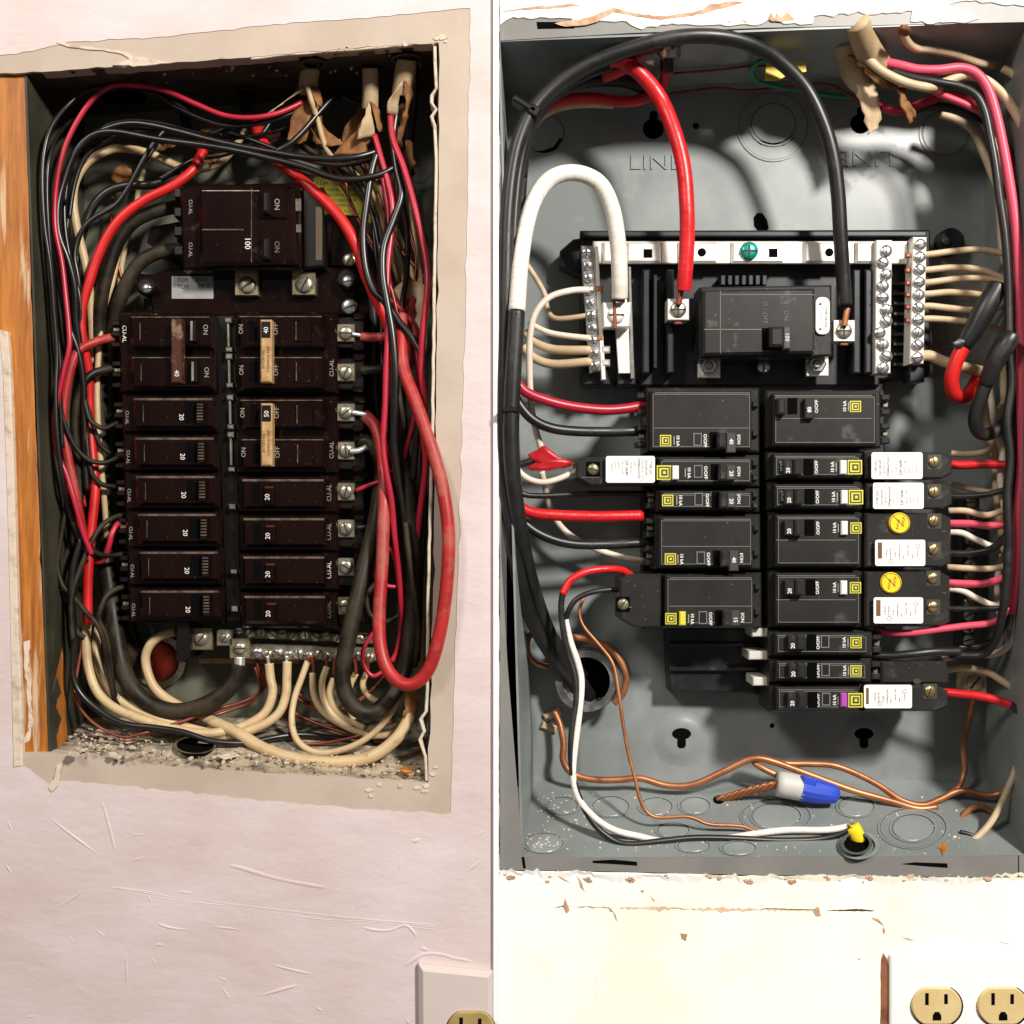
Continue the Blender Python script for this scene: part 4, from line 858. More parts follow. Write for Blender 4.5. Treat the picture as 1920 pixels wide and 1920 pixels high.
qo(-1, 1228, 1424, 853, 912, 886, '20', 'long black breaker with white sticker, left column of grey panel', long_to=1080, sheets=((1136, 855, 1228, 905, 0),), tab=WT, screws=((1112, 880, M['brass_old']),), rows=(1245, 1292, 1309, 1323, 1342, 1371, 1385))
qo(-1, 1230, 1424, 916, 960, 938, '20', 'short black single breaker marked 20, left column of grey panel', rows=(1252, 1276, 1310, 1326, 1344, 1371, 1385))
qo(-1, 1228, 1426, 964, 1068, 1048, '40', 'black double breaker marked 40, lower half of left column in grey panel', poles=2, rows=(1257, 1278, 1314, 1328, 1346, 1376, 1390))
qo(-1, 1240, 1428, 1074, 1178, 1160, '15', 'black double breaker marked 15 with yellow tab, bottom of left column in grey panel', long_to=1162, tab=M['logo_yellow'], screws=((1168, 1133, M['brass_old']),), rows=(1258, 1298, 1318, 1332, 1350, 1379, 1392))
qo(1, 1436, 1652, 732, 840, 762, '80', 'black double breaker marked 80, top of right column in grey panel', poles=2, rows=(1604, 1584, None, 1531, 1486, 1518, 1467))
qo(1, 1437, 1622, 846, 900, 876, '20', 'black breaker with white sticker, upper of two alike, right column of grey panel', long_to=1786, sheets=((1634, 848, 1730, 898, 0),), tab=WT, screws=((1752, 866, BR_),), rows=(1603, 1561, None, 1531, 1516, 1478, 1466))
qo(1, 1439, 1624, 903, 957, 932, '20', 'black breaker with white sticker, lower of two alike, right column of grey panel', long_to=1786, sheets=((1637, 905, 1732, 954, 0),), tab=WT, screws=((1752, 922, BR_),), rows=(1605, 1563, None, 1533, 1518, 1480, 1468))
qo(1, 1441, 1622, 960, 1066, 990, '20', 'black double breaker with yellow round button, upper of two, right column of grey panel', long_to=1784, sheets=((1641, 1012, 1735, 1061, 1),), dots=((1687, 981),), tab=WT, screws=((1752, 977, BR_), (1752, 1030, BR_)), rows=(1605, 1565, None, 1534, 1518, 1480, None))
qo(1, 1441, 1622, 1070, 1177, 1102, '20', 'black double breaker with yellow round button, lower of two, right column of grey panel', long_to=1782, sheets=((1638, 1120, 1731, 1169, 1),), dots=((1671, 1093),), tab=WT, screws=((1750, 1084, BR_), (1750, 1138, BR_)), rows=(1604, 1565, None, 1533, 1520, 1481, None))
qo(1, 1441, 1636, 1182, 1232, 1205, '20', 'short black breaker marked 20, upper of two, right column of grey panel', rows=(1605, 1583, 1547, 1534, 1522, 1487, None))
qo(1, 1443, 1634, 1235, 1281, 1258, '20', 'short black breaker marked 20, lower of two, right column of grey panel', rows=(1605, 1584, 1548, 1534, 1523, 1488, None))
qo(1, 1443, 1620, 1284, 1336, 1313, '20', 'black breaker with purple tab at bottom of right column in grey panel', long_to=1778, sheets=((1620, 1284, 1710, 1328, 2),), tab=M['purple_tab'], screws=((1744, 1296, BR_),), rows=(1604, 1565, 1549, 1534, 1524, 1486, None))
cvr = thing('breaker_filler', P(1700, 1285, -150), 'plain black dusty extension cover above the purple tabbed breaker', 'cover')
prism('cover', [(1652, 1240), (1772, 1240), (1780, 1256), (1780, 1282), (1652, 1282)], D(-96), -80, 0, kp, cvr, bev=4); prism('mount_dimple', circ(1720, 1278, 8, 12, 5), D(-96), 0, 3, M['grey_handle'], cvr, bev=1)

# ================================================================== OUTLETS
def outlet_face(cx, cy, rx, ry, d, m, parent):
    pts = [(max(-rx, min(rx, rx * math.cos(t))), max(-ry * .86, min(ry * .86, ry * math.sin(t)))) for t in [2 * math.pi * i / 32 for i in range(32)]]
    f = prism('receptacle', [(cx + a, cy + b) for a, b in pts], D(d), .4, 7, m, parent, bev=2)
    prism('receptacle_gap', [(cx + a * 1.05, cy + b * 1.06) for a, b in pts], D(d), 0, .5, M['void'], parent)
    for sx, hh in ((-.40, .56), (.36, .46)): prism('slot', rrect(cx + rx * sx, cy - ry * .34, rx * .14, ry * hh), D(d), 7, 7.5, M['void'], f)
    prism('ground_hole', [(cx - rx * .17, cy + ry * .66), (cx - rx * .17, cy + ry * .42), (cx - rx * .08, cy + ry * .26), (cx + rx * .08, cy + ry * .26), (cx + rx * .17, cy + ry * .42), (cx + rx * .17, cy + ry * .66)], D(d), 7, 7.5, M['void'], f)
o1 = thing('outlet', P(870, 1990, 0), 'pinkish outlet plate with a tan receptacle at foot of pink wall', 'outlet')
prism('cover_plate', [(784, 1811), (924, 1825), (924, 2070), (786, 2050)], Z0, 0, 22, M['plate_pink'], o1, bev=9)
outlet_face(883, 1934, 46, 42, 22, M['ivory_dark'], o1)
o2 = thing('outlet', P(1850, 2010, 0), 'white outlet plate with two round ivory receptacles on cream wall', 'outlet')
prism('cover_plate', rounded(1669, 1786, 2130, 2090, 10), Z0, 0, 9, M['plate_white'], o2, bev=3)
outlet_face(1757, 1887, 47, 40, 9, M['ivory'], o2); outlet_face(1881, 1887, 47, 40, 9, M['ivory'], o2)
# ================================================================== WIRES
NW = [0]
def wire(name, label, m, r, pts, group=None, wob=1.2, cat='wire'):
    NW[0] += 1
    return tube(name, pts, r, M[m], None, wob=wob, seed=NW[0] * 3.1, label=label, cat=cat, group=group, sides=10 if r < 9 else 14)
def wire2(name, label, segs, group=None, cat='wire'):
    """wire of several visible stretches: (part name, material, radius, points)"""
    p = segs[0][3][0]; t = thing(name, P(*p[:3]), label, cat, group)
    for n_, m, r, pts in segs: tube(n_, pts, r, M[m], t, sides=12)
    return t
GL = 'wires of the brown panel'; GR = 'wires of the grey panel'
# ---------------------------------------------------------------- brown panel, left half
wire('red_wire', 'thin crimson wire arching across the top left of the brown panel', 'crimson', 5.2, [(566, 192, -110), (520, 213, -95), (470, 221, -85), (420, 216, -78), (370, 196, -72), (320, 174, -70), (270, 161, -72), (215, 160, -76), (180, 180, -74), (150, 218, -70), (125, 268, -66), (110, 320, -64), (103, 375, -64), (104, 430, -62), (116, 490, -60), (123, 550, -58), (130, 615, -56), (130, 655, -54), (117, 705, -52), (104, 765, -50), (102, 800, -50), (108, 850, -52), (126, 892, -54), (142, 945, -56), (157, 1000, -62), (172, 1040, -70)], GL)
wire('red_wire', 'thick bright red cable sweeping down left of the brown main breaker', 'red_bright', 9.5, [(392, 265, -170), (377, 290, -150), (358, 322, -135), (320, 350, -125), (270, 375, -120), (230, 405, -115), (202, 442, -112), (180, 490, -110), (166, 535, -108), (153, 585, -108), (155, 640, -112), (166, 700, -125), (168, 780, -130), (174, 860, -126), (178, 920, -120), (172, 990, -112), (166, 1060, -104), (164, 1120, -100), (165, 1172, -98)], GL)
wire2('red_wire', 'dusty thick red lead into the top left brown breaker', [('insulation', 'red_dusty', 9, [(228, 632, -150), (205, 634, -130), (180, 641, -112), (150, 655, -98), (136, 680, -90), (124, 730, -86), (118, 790, -84), (124, 840, -84), (134, 890, -86), (148, 960, -92), (160, 1030, -104)])], GL)
wire('black_wire', 'thin black wire nearest the wood stud, following the box side', 'black_wire', 4.6, [(440, 238, -120), (385, 228, -110), (335, 198, -100), (290, 172, -95), (230, 161, -92), (165, 170, -86), (130, 195, -70), (100, 232, -44), (86, 272, -30), (80, 330, -26), (83, 420, -26), (94, 500, -30), (101, 580, -36), (106, 660, -40), (104, 740, -36), (108, 820, -36), (117, 900, -44), (128, 950, -72), (146, 1005, -76), (165, 1040, -80)], GL)
wire('black_wire', 'black wire running just under the crimson arch in the brown panel', 'black_wire', 5, [(562, 208, -118), (500, 228, -104), (430, 236, -96), (380, 224, -92), (330, 200, -90), (300, 180, -92), (270, 172, -96)], GL)
wire('black_wire', 'upper of two long black wires crossing above the main breaker', 'black_wire', 6.5, [(706, 284, -104), (670, 294, -90), (620, 298, -84), (560, 294, -84), (480, 280, -88), (400, 264, -92), (340, 248, -96), (290, 236, -100), (245, 232, -104), (205, 240, -104), (165, 260, -100), (140, 292, -96), (122, 335, -92), (110, 385, -88), (101, 440, -86), (108, 500, -84), (118, 560, -84), (128, 610, -86), (146, 660, -92), (156, 720, -100), (158, 790, -106), (160, 860, -108), (163, 920, -110)], GL)
wire('black_wire', 'lower of two long black wires crossing above the main breaker', 'black_wire', 6.5, [(748, 308, -96), (710, 328, -84), (660, 336, -76), (620, 332, -74), (570, 314, -76), (500, 296, -80), (440, 282, -84), (380, 272, -86), (300, 262, -90), (215, 247, -92), (170, 256, -90), (138, 290, -84), (118, 345, -80), (108, 390, -76), (110, 440, -76), (128, 490, -80), (140, 540, -86), (142, 600, -94), (150, 660, -104), (150, 730, -112), (146, 800, -116), (148, 880, -116), (152, 950, -116)], GL)
wire('black_wire', 'black wire climbing from the main breaker to the top knockout', 'black_wire', 5.5, [(642, 176, -140), (622, 186, -126), (596, 214, -112), (566, 248, -100), (536, 274, -92), (500, 288, -94), (450, 286, -98), (400, 276, -100)], GL)
wire('black_wire', 'short black wire hanging in a curve between two torn cables', 'black_wire', 6, [(636, 176, -150), (650, 186, -156), (672, 194, -160), (690, 190, -160), (702, 176, -150)], GL)
wire('black_wire', 'glossy thick black cable behind the bright red cable, left of main breaker', 'black_wire', 9, [(372, 288, -190), (352, 312, -175), (325, 335, -165), (285, 346, -160), (235, 348, -158), (198, 362, -154), (170, 395, -150), (154, 440, -146), (142, 500, -142), (140, 560, -140), (144, 640, -140), (142, 740, -140), (146, 820, -140), (150, 900, -138), (150, 980, -132), (146, 1060, -122), (132, 1130, -110)], GL)
wire('black_wire', 'thin black wire slanting across the cream wire, upper left of brown panel', 'black_wire', 4.6, [(322, 232, -140), (292, 262, -128), (268, 300, -122), (244, 345, -120), (216, 384, -118), (172, 412, -114), (150, 440, -112), (140, 480, -110), (148, 530, -110), (150, 600, -114)], GL)
wire('black_wire', 'thin black wire parallel to the slanting one, upper left of brown panel', 'black_wire', 4.2, [(300, 258, -150), (280, 290, -142), (250, 335, -138), (225, 375, -134), (190, 398, -128), (160, 420, -122), (146, 455, -118), (136, 520, -116)], GL)
wire('black_wire', 'thin brown black wire along the left side, between stud and crimson wire', 'black_wire', 3.8, [(190, 205, -190), (140, 222, -130), (108, 256, -80), (92, 300, -50), (88, 360, -44), (92, 440, -44), (99, 520, -50), (105, 600, -56), (113, 680, -60), (113, 760, -60), (118, 840, -62)], GL)
# leads into the left breakers
for lab, m, r, pts in (
    ('dusty olive lead into the lower pole of the left double breaker', 'black_dusty', 8, [(230, 690, -150), (205, 692, -130), (175, 700, -112), (158, 716, -104), (145, 745, -104), (140, 800, -106), (144, 860, -110), (148, 920, -116), (140, 1000, -118), (122, 1050, -112), (110, 1080, -106), (115, 1105, -100), (130, 1130, -96)]),
    ('dusty black lead into the topmost left single breaker', 'black_dusty', 5, [(236, 788, -150), (216, 795, -130), (196, 803, -114), (180, 797, -104), (166, 782, -100), (158, 740, -104), (160, 700, -112)]),
    ('dusty black lead into the second left single breaker', 'black_dusty', 5, [(238, 850, -150), (220, 858, -126), (192, 868, -104), (160, 858, -88), (134, 826, -78), (116, 778, -72), (112, 745, -76)]),
    ('dusty black lead into the third left single breaker', 'black_dusty', 5, [(240, 910, -150), (212, 912, -128), (188, 906, -112), (172, 885, -104), (164, 840, -104), (160, 780, -112)]),
    ('dusty black lead into the fourth left single breaker', 'black_dusty', 5, [(242, 964, -150), (216, 969, -122), (190, 986, -100), (170, 1018, -84), (152, 1060, -74), (138, 1100, -68), (133, 1140, -64), (137, 1200, -62)]),
    ('short crimson lead into the fourth left single breaker', 'crimson', 5.5, [(243, 977, -150), (222, 981, -126), (210, 1000, -112), (204, 1024, -110), (192, 1052, -118), (170, 1050, -120)]),
    ('dusty black lead into the fifth left single breaker', 'black_dusty', 5, [(244, 1035, -150), (214, 1041, -122), (186, 1039, -98), (168, 1024, -84), (150, 1004, -76), (136, 980, -72)]),
    ('dusty black lead into the lowest left single breaker', 'black_dusty', 5.5, [(244, 1099, -150), (220, 1104, -128), (200, 1118, -112), (188, 1145, -104), (186, 1165, -104), (198, 1190, -106), (206, 1230, -108), (212, 1290, -112), (222, 1318, -116)])):
    wire('breaker_lead', lab, m, r, pts, GL)
wire('black_wire', 'black wire crossing in front of the red cable end, low left', 'black_dusty', 5, [(138, 1120, -84), (160, 1146, -78), (182, 1172, -76), (196, 1210, -84), (204, 1260, -96), (214, 1310, -104), (222, 1322, -110)], GL)
wire('black_wire', 'black wire rounding the lower left corner and lying along the floor', 'black_wire', 6, [(152, 1010, -74), (136, 1070, -68), (134, 1140, -66), (139, 1200, -66), (137, 1260, -66), (150, 1298, -66), (185, 1332, -66), (230, 1356, -66), (290, 1364, -66), (340, 1372, -68), (390, 1388, -72), (430, 1393, -80), (470, 1392, -92), (520, 1382, -110), (570, 1378, -130), (640, 1386, -140), (700, 1392, -130)], GL)
wire('copper_wire', 'thin copper wire looping on the floor, lower left corner', 'copper_dark', 3.2, [(155, 1200, -110), (145, 1260, -100), (140, 1300, -90), (158, 1338, -80), (190, 1366, -70), (230, 1382, -60), (262, 1376, -64), (300, 1366, -80), (350, 1350, -100), (400, 1330, -120)], GL)
# main feeders
wire('feeder_cable', 'dusty thick black feeder into the upper lug of the main breaker', 'black_dusty', 14, [(340, 386, -170), (295, 395, -158), (255, 412, -150), (225, 445, -146), (205, 495, -146), (190, 560, -148), (184, 640, -160), (186, 740, -170), (192, 860, -174), (198, 980, -176), (206, 1080, -180), (222, 1160, -186), (246, 1230, -200), (268, 1262, -230)], GL, cat='cable')
wire('feeder_cable', 'dusty thick black feeder into the lower lug of the main breaker', 'black_dusty', 14, [(340, 468, -170), (300, 472, -160), (265, 490, -154), (240, 525, -152), (222, 575, -156), (208, 640, -176), (208, 760, -188), (212, 900, -192), (218, 1020, -194), (228, 1110, -198), (248, 1190, -206), (276, 1258, -230)], GL, cat='cable')
wire('feeder_cable', 'thick dusty black cable curving under the breakers to the neutral lug', 'black_dusty', 17, [(448, 1246, -120), (440, 1276, -116), (415, 1305, -112), (375, 1326, -110), (325, 1334, -108), (278, 1318, -108), (244, 1284, -112), (226, 1240, -124), (216, 1180, -144), (206, 1110, -160), (196, 1040, -170)], GL, cat='cable')
tube('strand_end', [(449, 1232, -122), (449, 1250, -120)], 11, M['aluminium'], None, label='bright bare strands of thick black cable at neutral lug', cat='strands')
# creams, left
wire('white_wire', 'glossy cream wire arching at the upper left of the brown panel', 'cream', 8.5, [(352, 318, -200), (322, 306, -195), (290, 291, -185), (250, 280, -175), (210, 280, -165), (168, 302, -155), (143, 338, -148), (137, 378, -142), (144, 428, -138), (156, 478, -136), (166, 530, -140), (172, 600, -150), (176, 680, -160)], GL)
wire('white_wire', 'cream wire hanging straight down beside the left breakers', 'cream', 6, [(222, 470, -210), (210, 530, -180), (194, 580, -160), (186, 640, -150), (182, 720, -146), (184, 800, -142), (190, 880, -142), (196, 950, -150), (200, 1010, -170)], GL)
wire('white_wire', 'cream wire dipping in a loop above the main breaker', 'cream', 7, [(462, 242, -190), (442, 274, -196), (418, 302, -200), (385, 316, -200), (352, 318, -205), (325, 306, -215)], GL)
wire('white_wire', 'cream wire slanting behind the bright red cable, left of main breaker', 'cream', 6, [(300, 270, -215), (275, 305, -215), (262, 345, -215), (254, 390, -220), (240, 440, -225), (228, 500, -225), (224, 560, -220)], GL)
wire('copper_wire', 'thin copper wire beside the slanting cream wire, left of main breaker', 'copper_dark', 3, [(212, 370, -200), (208, 400, -205), (212, 450, -210), (222, 500, -215), (234, 545, -215)], GL)
wire('white_wire', 'outer cream wire rounding the lower left corner of the brown panel', 'cream', 9, [(164, 1150, -120), (162, 1200, -110), (166, 1250, -104), (182, 1296, -96), (212, 1326, -90), (256, 1346, -88), (310, 1362, -90), (370, 1374, -96), (420, 1372, -110), (460, 1360, -124), (496, 1336, -138), (511, 1300, -148), (507, 1268, -154), (505, 1244, -156)], GL)
wire('white_wire', 'inner cream wire rounding the lower left corner of the brown panel', 'cream', 9, [(186, 1170, -150), (180, 1215, -140), (190, 1265, -130), (214, 1304, -120), (254, 1330, -112), (306, 1350, -108), (366, 1368, -110), (425, 1380, -116), (480, 1366, -124), (520, 1340, -134), (535, 1305, -144), (537, 1272, -150), (538, 1240, -154)], GL)
wire('white_wire', 'thick cream cable swinging from the red bushing across the floor', 'cream', 12, [(330, 1184, -165, 9), (302, 1192, -165, 9), (280, 1212, -165, 9), (273, 1242, -165, 9), (288, 1286, -162, 9.5), (325, 1318, -158, 10), (385, 1346, -140, 11), (440, 1372, -104), (490, 1402, -76), (550, 1422, -56), (620, 1430, -50), (690, 1421, -50), (740, 1388, -56), (768, 1345, -66), (776, 1300, -76)], GL, cat='cable')
for lab, r, pts in (
    ('cream neutral making the widest loop under the neutral bar', 6.5, [(577, 1240, -156), (566, 1270, -148), (552, 1310, -136), (547, 1350, -120), (556, 1386, -102), (585, 1408, -88), (625, 1410, -80), (675, 1392, -76), (715, 1360, -76), (742, 1322, -80), (758, 1290, -90)]),
    ('cream neutral with stripped tip under the middle of the neutral bar', 6.5, [(586, 1262, -150), (588, 1300, -140), (604, 1332, -130), (640, 1358, -120), (690, 1378, -112), (730, 1376, -106), (760, 1350, -100)]),
    ('cream neutral right of the stripped middle one, under the neutral bar', 6.5, [(613, 1250, -152), (604, 1280, -146), (608, 1314, -140), (626, 1342, -136), (660, 1366, -130)]),
    ('third cream neutral from the thick dark loop, under the neutral bar', 6.5, [(626, 1272, -152), (618, 1300, -146), (628, 1330, -142), (650, 1350, -140), (684, 1366, -136)]),
    ('cream neutral passing behind the thick dark loop', 6.5, [(668, 1262, -170), (656, 1290, -170), (654, 1320, -168), (664, 1350, -164)]),
    ('cream neutral at the right end of the neutral bar', 6.5, [(686, 1262, -176), (680, 1284, -176), (690, 1304, -174), (712, 1316, -170), (740, 1310, -160)])):
    wire('neutral_wire', lab, 'cream', r, pts, 'neutral wires under the old neutral bar')
for i, (lab, pts) in enumerate((
    ('copper bundle sagging right of the thick dark loop', [(560, 1300, -176), (580, 1318, -176), (612, 1330, -176), (650, 1326, -178), (690, 1300, -180), (722, 1266, -176)]),
    ('copper wire lying above the sagging bundle under neutral bar', [(556, 1308, -170), (590, 1328, -168), (630, 1332, -168), (668, 1320, -170), (706, 1288, -172)]),
    ('copper wire sloping down from bar to floor, right half of brown panel', [(478, 1236, -176), (490, 1270, -180), (520, 1305, -180), (552, 1335, -160), (610, 1362, -144), (680, 1380, -130), (760, 1376, -110)]),
    ('copper wire crossing the floor under the cream neutrals', [(538, 1300, -190), (540, 1350, -150), (556, 1390, -120), (610, 1394, -110), (680, 1378, -110), (740, 1352, -110)]),
    ('copper wire curling left from the bar towards the dark cable', [(484, 1240, -180), (496, 1275, -186), (486, 1300, -190), (450, 1318, -186), (410, 1330, -170), (366, 1350, -130), (330, 1362, -110)]),
    ('copper wire below the curling one, left of the cream neutrals', [(478, 1250, -176), (490, 1290, -182), (470, 1316, -184), (430, 1332, -180), (390, 1344, -160)]),
    ('copper wire sloping low behind cream neutrals to right corner', [(550, 1340, -180), (600, 1356, -176), (660, 1372, -150), (720, 1390, -120), (770, 1372, -100)]))):
    wire('copper_wire', lab, 'copper_dark', 3.4, pts, 'bare copper wires of the brown panel', wob=3)
for i, x in enumerate((505, 538, 577, 588, 613, 626, 667, 690)): tube('bare_strand', [(x - 4 + (i % 3) * 3, 1230, -150), (x, 1250, -154), (x, 1264 if i not in (0, 2) else 1256, -156)], 3.4, M['copper_dark'] if i not in (0, 1) else M['aluminium'], None, label='%s stripped wire end under the old neutral bar' % ('first', 'second', 'third', 'fourth', 'fifth', 'sixth', 'seventh', 'last')[i] + ' counted from left', cat='wire end', group='stripped ends under the old neutral bar')
# torn cables at the top of the brown panel
def torn(label, jk, r, flaps, inner):
    t = thing('sheathed_cable', P(*jk[-1]), label, 'cable', 'torn cables of the brown panel')
    tube('jacket', jk, r, M['jacket'], t, sides=14)
    for i, f in enumerate(flaps): strip('jacket_flap', f, 1.5, M['jacket'] if i == 0 else M['kraft'], t, crumple=2, seed=i * 3 + r)
    for i, f in enumerate(inner): strip('paper_filler', f, 1.5, M['kraft'], t, crumple=5, seed=i * 7 + r)
    return t
torn('torn tan cable, left of three at the top of the brown panel', [(586, 108, -92), (582, 130, -104), (578, 160, -116), (580, 176, -120)], 19, [[(562, 160, -100, 596, 156, -100), (548, 178, -92, 574, 166, -92), (520, 202, -90, 556, 176, -90), (500, 214, -90, 505, 210, -90)], [(577, 158, -96, 598, 164, -98), (586, 178, -92, 604, 186, -100), (594, 196, -92, 602, 200, -100)]], [[(556, 190, -112, 590, 182, -112), (550, 206, -110, 586, 206, -112), (544, 232, -112, 580, 236, -116), (538, 258, -118, 574, 262, -122), (545, 266, -120, 566, 270, -122)], [(574, 200, -124, 598, 196, -124), (582, 230, -126, 606, 230, -128), (590, 262, -128, 640, 268, -130), (604, 274, -130, 636, 274, -130)]])
torn('torn tan cable, middle of three at the top of the brown panel', [(694, 128, -96), (695, 160, -106), (694, 190, -112), (694, 204, -116)], 16, [[(693, 188, -94, 694, 190, -94), (686, 205, -90, 696, 205, -94), (676, 236, -90, 700, 232, -100), (668, 262, -96, 704, 252, -108)], [(694, 190, -94, 697, 190, -94), (700, 208, -92, 710, 206, -98), (704, 232, -96, 717, 232, -104), (710, 248, -106, 720, 246, -110)]], [[(684, 220, -110, 704, 218, -110), (666, 250, -112, 700, 246, -114), (640, 276, -116, 694, 270, -118), (625, 290, -120, 688, 288, -120)], [(676, 196, -150, 690, 200, -150), (650, 240, -158, 680, 250, -160), (636, 270, -166, 664, 284, -166)]])
torn('torn tan cable, right of three at the top of the brown panel', [(762, 112, -76), (760, 135, -84), (756, 160, -92), (754, 180, -98)], 20.5, [[(752, 154, -70, 757, 152, -70), (742, 168, -66, 755, 160, -70), (728, 188, -70, 750, 182, -78), (724, 212, -80, 744, 216, -86)], [(757, 152, -70, 762, 152, -70), (758, 172, -70, 776, 174, -78), (762, 196, -74, 772, 186, -80), (754, 222, -84, 764, 220, -86)]], [[(742, 190, -100, 764, 188, -100), (746, 230, -100, 762, 230, -100), (742, 270, -104, 756, 276, -104)], [(760, 262, -104, 776, 268, -104), (764, 300, -106, 778, 306, -106), (762, 330, -110, 774, 312, -110)]])
tn = thing('sheathed_cable', P(395, 290, -160), 'torn brown paper wrapped cable above left of the brown main breaker', 'cable', 'torn cables of the brown panel')
for i, f in enumerate(([(372, 240, -180, 412, 236, -180), (366, 262, -176, 414, 262, -176), (372, 285, -172, 408, 292, -172), (384, 306, -172, 404, 308, -172)], [(318, 262, -150, 350, 252, -150), (300, 276, -150, 330, 270, -150), (296, 284, -154, 310, 280, -154)], [(212, 318, -190, 240, 304, -190), (206, 334, -186, 246, 322, -186), (214, 346, -186, 244, 338, -186)])):
    strip('paper_filler', f, 1.5, M['kraft'], tn, crumple=6, seed=40 + i)
strip('jacket_flap', [(470, 240, -168, 486, 236, -168), (478, 260, -166, 524, 246, -166), (486, 272, -168, 524, 262, -168), (498, 284, -170, 516, 276, -170)], 2, M['kraft'], tn, crumple=6, seed=44)
for x, y, rx in ((588, 120, 26), (694, 134, 22), (762, 112, 30), (640, 178, 20), (462, 172, 22)):
    ring('lock_nut', x, y, rx * .78, rx, LT, 0, 7, M['olive_top'], bl, asp=.38, n=20)
prism('hanging_tab', [(448, 168), (468, 166), (470, 214), (452, 214)], D(-215), -8, 0, bd, bl, bev=2); prism('hanging_tab', [(336, 205), (356, 202), (356, 240), (340, 242)], D(-215), -8, 0, bd, bl, bev=2)
# brown panel, right half
wire('red_wire', 'thick bright red cable crossing down right of the main breaker', 'red_bright', 11.5, [(478, 232, -170), (490, 262, -156), (510, 292, -140), (548, 324, -124), (600, 368, -112), (640, 412, -104), (668, 462, -100), (686, 515, -100), (708, 565, -104), (726, 605, -112), (738, 650, -120), (745, 700, -124), (750, 760, -126)], GL, wob=.5)
wire2('red_wire', 'thick dusty red cable hanging in a big loop over the right lip of brown panel', [('insulation', 'red_dusty', 12.5, [(752, 592, -88), (752, 640, -64), (756, 690, -46), (776, 745, -26), (796, 800, -8), (818, 868, 10), (832, 925, 20), (841, 1000, 26), (838, 1090, 28), (826, 1180, 28), (806, 1250, 26), (780, 1280, 22), (752, 1281, 16), (726, 1254, 6), (713, 1210, -6), (711, 1150, -18), (716, 1070, -34), (719, 980, -52), (721, 900, -76), (716, 840, -96), (704, 800, -110), (684, 779, -124)]), ('conductor', 'aluminium', 5, [(690, 778, -116), (660, 773, -108)])], GL, cat='cable')
wire2('red_wire', 'short thick red lead into the upper right brown breaker', [('insulation', 'red_dusty', 9.5, [(678, 632, -118), (700, 633, -112), (730, 633, -110), (742, 650, -112)]), ('conductor', 'aluminium', 4, [(682, 630, -116), (660, 626, -110)])], GL)
wire('black_wire', 'short black lead into the lower pole of the upper right breaker', 'black_dusty', 10, [(678, 697, -118), (702, 694, -112), (722, 696, -116), (732, 720, -130)], GL)
wire('black_wire', 'black cable standing behind the right brown breakers', 'black_wire', 10, [(684, 480, -150), (694, 540, -156), (700, 600, -160), (702, 680, -164), (706, 760, -170), (716, 820, -176)], GL)
wire('red_wire', 'crimson wire from the middle torn cable down past the right breakers', 'crimson', 6, [(702, 254, -100), (714, 296, -92), (727, 342, -86), (735, 382, -80), (734, 430, -76), (728, 490, -66), (726, 550, -58), (728, 610, -52), (724, 690, -48), (722, 760, -46), (718, 830, -46), (724, 885, -46), (734, 940, -50), (741, 1010, -58), (746, 1060, -70), (752, 1130, -86), (755, 1170, -92), (746, 1218, -92), (735, 1240, -90)], GL)
wire('red_wire', 'crimson wire from the right torn cable along the right lip', 'crimson', 6.5, [(732, 218, -90), (737, 262, -80), (756, 312, -70), (776, 380, -58), (790, 440, -48), (800, 500, -40), (801, 550, -34), (793, 620, -34), (790, 690, -40), (796, 750, -46), (792, 800, -54), (798, 870, -60), (788, 960, -70), (782, 1030, -84)], GL)
wire('red_wire', 'second crimson wire half hidden behind the thick red cable', 'crimson', 6, [(735, 410, -140), (720, 480, -140), (716, 540, -140), (770, 600, -110), (782, 665, -90), (784, 720, -86), (775, 790, -84), (760, 850, -84), (756, 890, -90)], GL)
wire('red_wire', 'thin red wire coiled in a small loop near the neutral bar', 'crimson', 4.5, [(768, 1090, -96), (740, 1100, -84), (712, 1093, -80), (700, 1070, -84), (702, 1048, -90), (720, 1030, -96), (738, 1040, -110), (748, 1100, -120), (752, 1160, -116), (744, 1220, -104), (726, 1252, -96), (700, 1268, -92), (682, 1246, -92), (682, 1216, -96), (700, 1186, -104)], GL)
wire('red_wire', 'short thin red lead into the topmost right single breaker', 'crimson', 4.5, [(668, 920, -108), (690, 910, -102), (716, 900, -98), (732, 880, -100)], GL)
wire('black_wire', 'short black lead into the second right single breaker', 'black_wire', 5.5, [(670, 990, -112), (690, 988, -112), (712, 996, -120), (730, 1010, -130)], GL)
wire('black_wire', 'thin dark wire curling behind the thick red loop', 'black_dusty', 5, [(764, 1140, -120), (745, 1156, -118), (716, 1166, -118), (694, 1152, -118), (688, 1120, -120), (700, 1098, -126), (720, 1080, -132)], GL)
wire('black_wire', 'black wire falling from the middle torn cable, right of main breaker', 'black_wire', 7.5, [(706, 290, -98), (697, 322, -92), (688, 380, -86), (681, 440, -82), (685, 500, -76), (700, 544, -70), (722, 566, -66), (745, 600, -62), (770, 630, -56), (790, 665, -48), (796, 705, -46), (790, 760, -50), (780, 830, -62), (774, 900, -76)], GL)
wire('black_wire', 'black wire falling from the right torn cable beside the crimson wire', 'black_wire', 8, [(750, 168, -100), (742, 220, -100), (738, 262, -96), (744, 316, -88), (753, 364, -80), (738, 412, -74), (720, 462, -66), (718, 515, -58), (726, 570, -50), (736, 630, -44), (742, 700, -42), (741, 760, -46), (738, 830, -56), (746, 900, -66), (756, 960, -76), (764, 1030, -86), (764, 1100, -96), (762, 1180, -104)], GL)
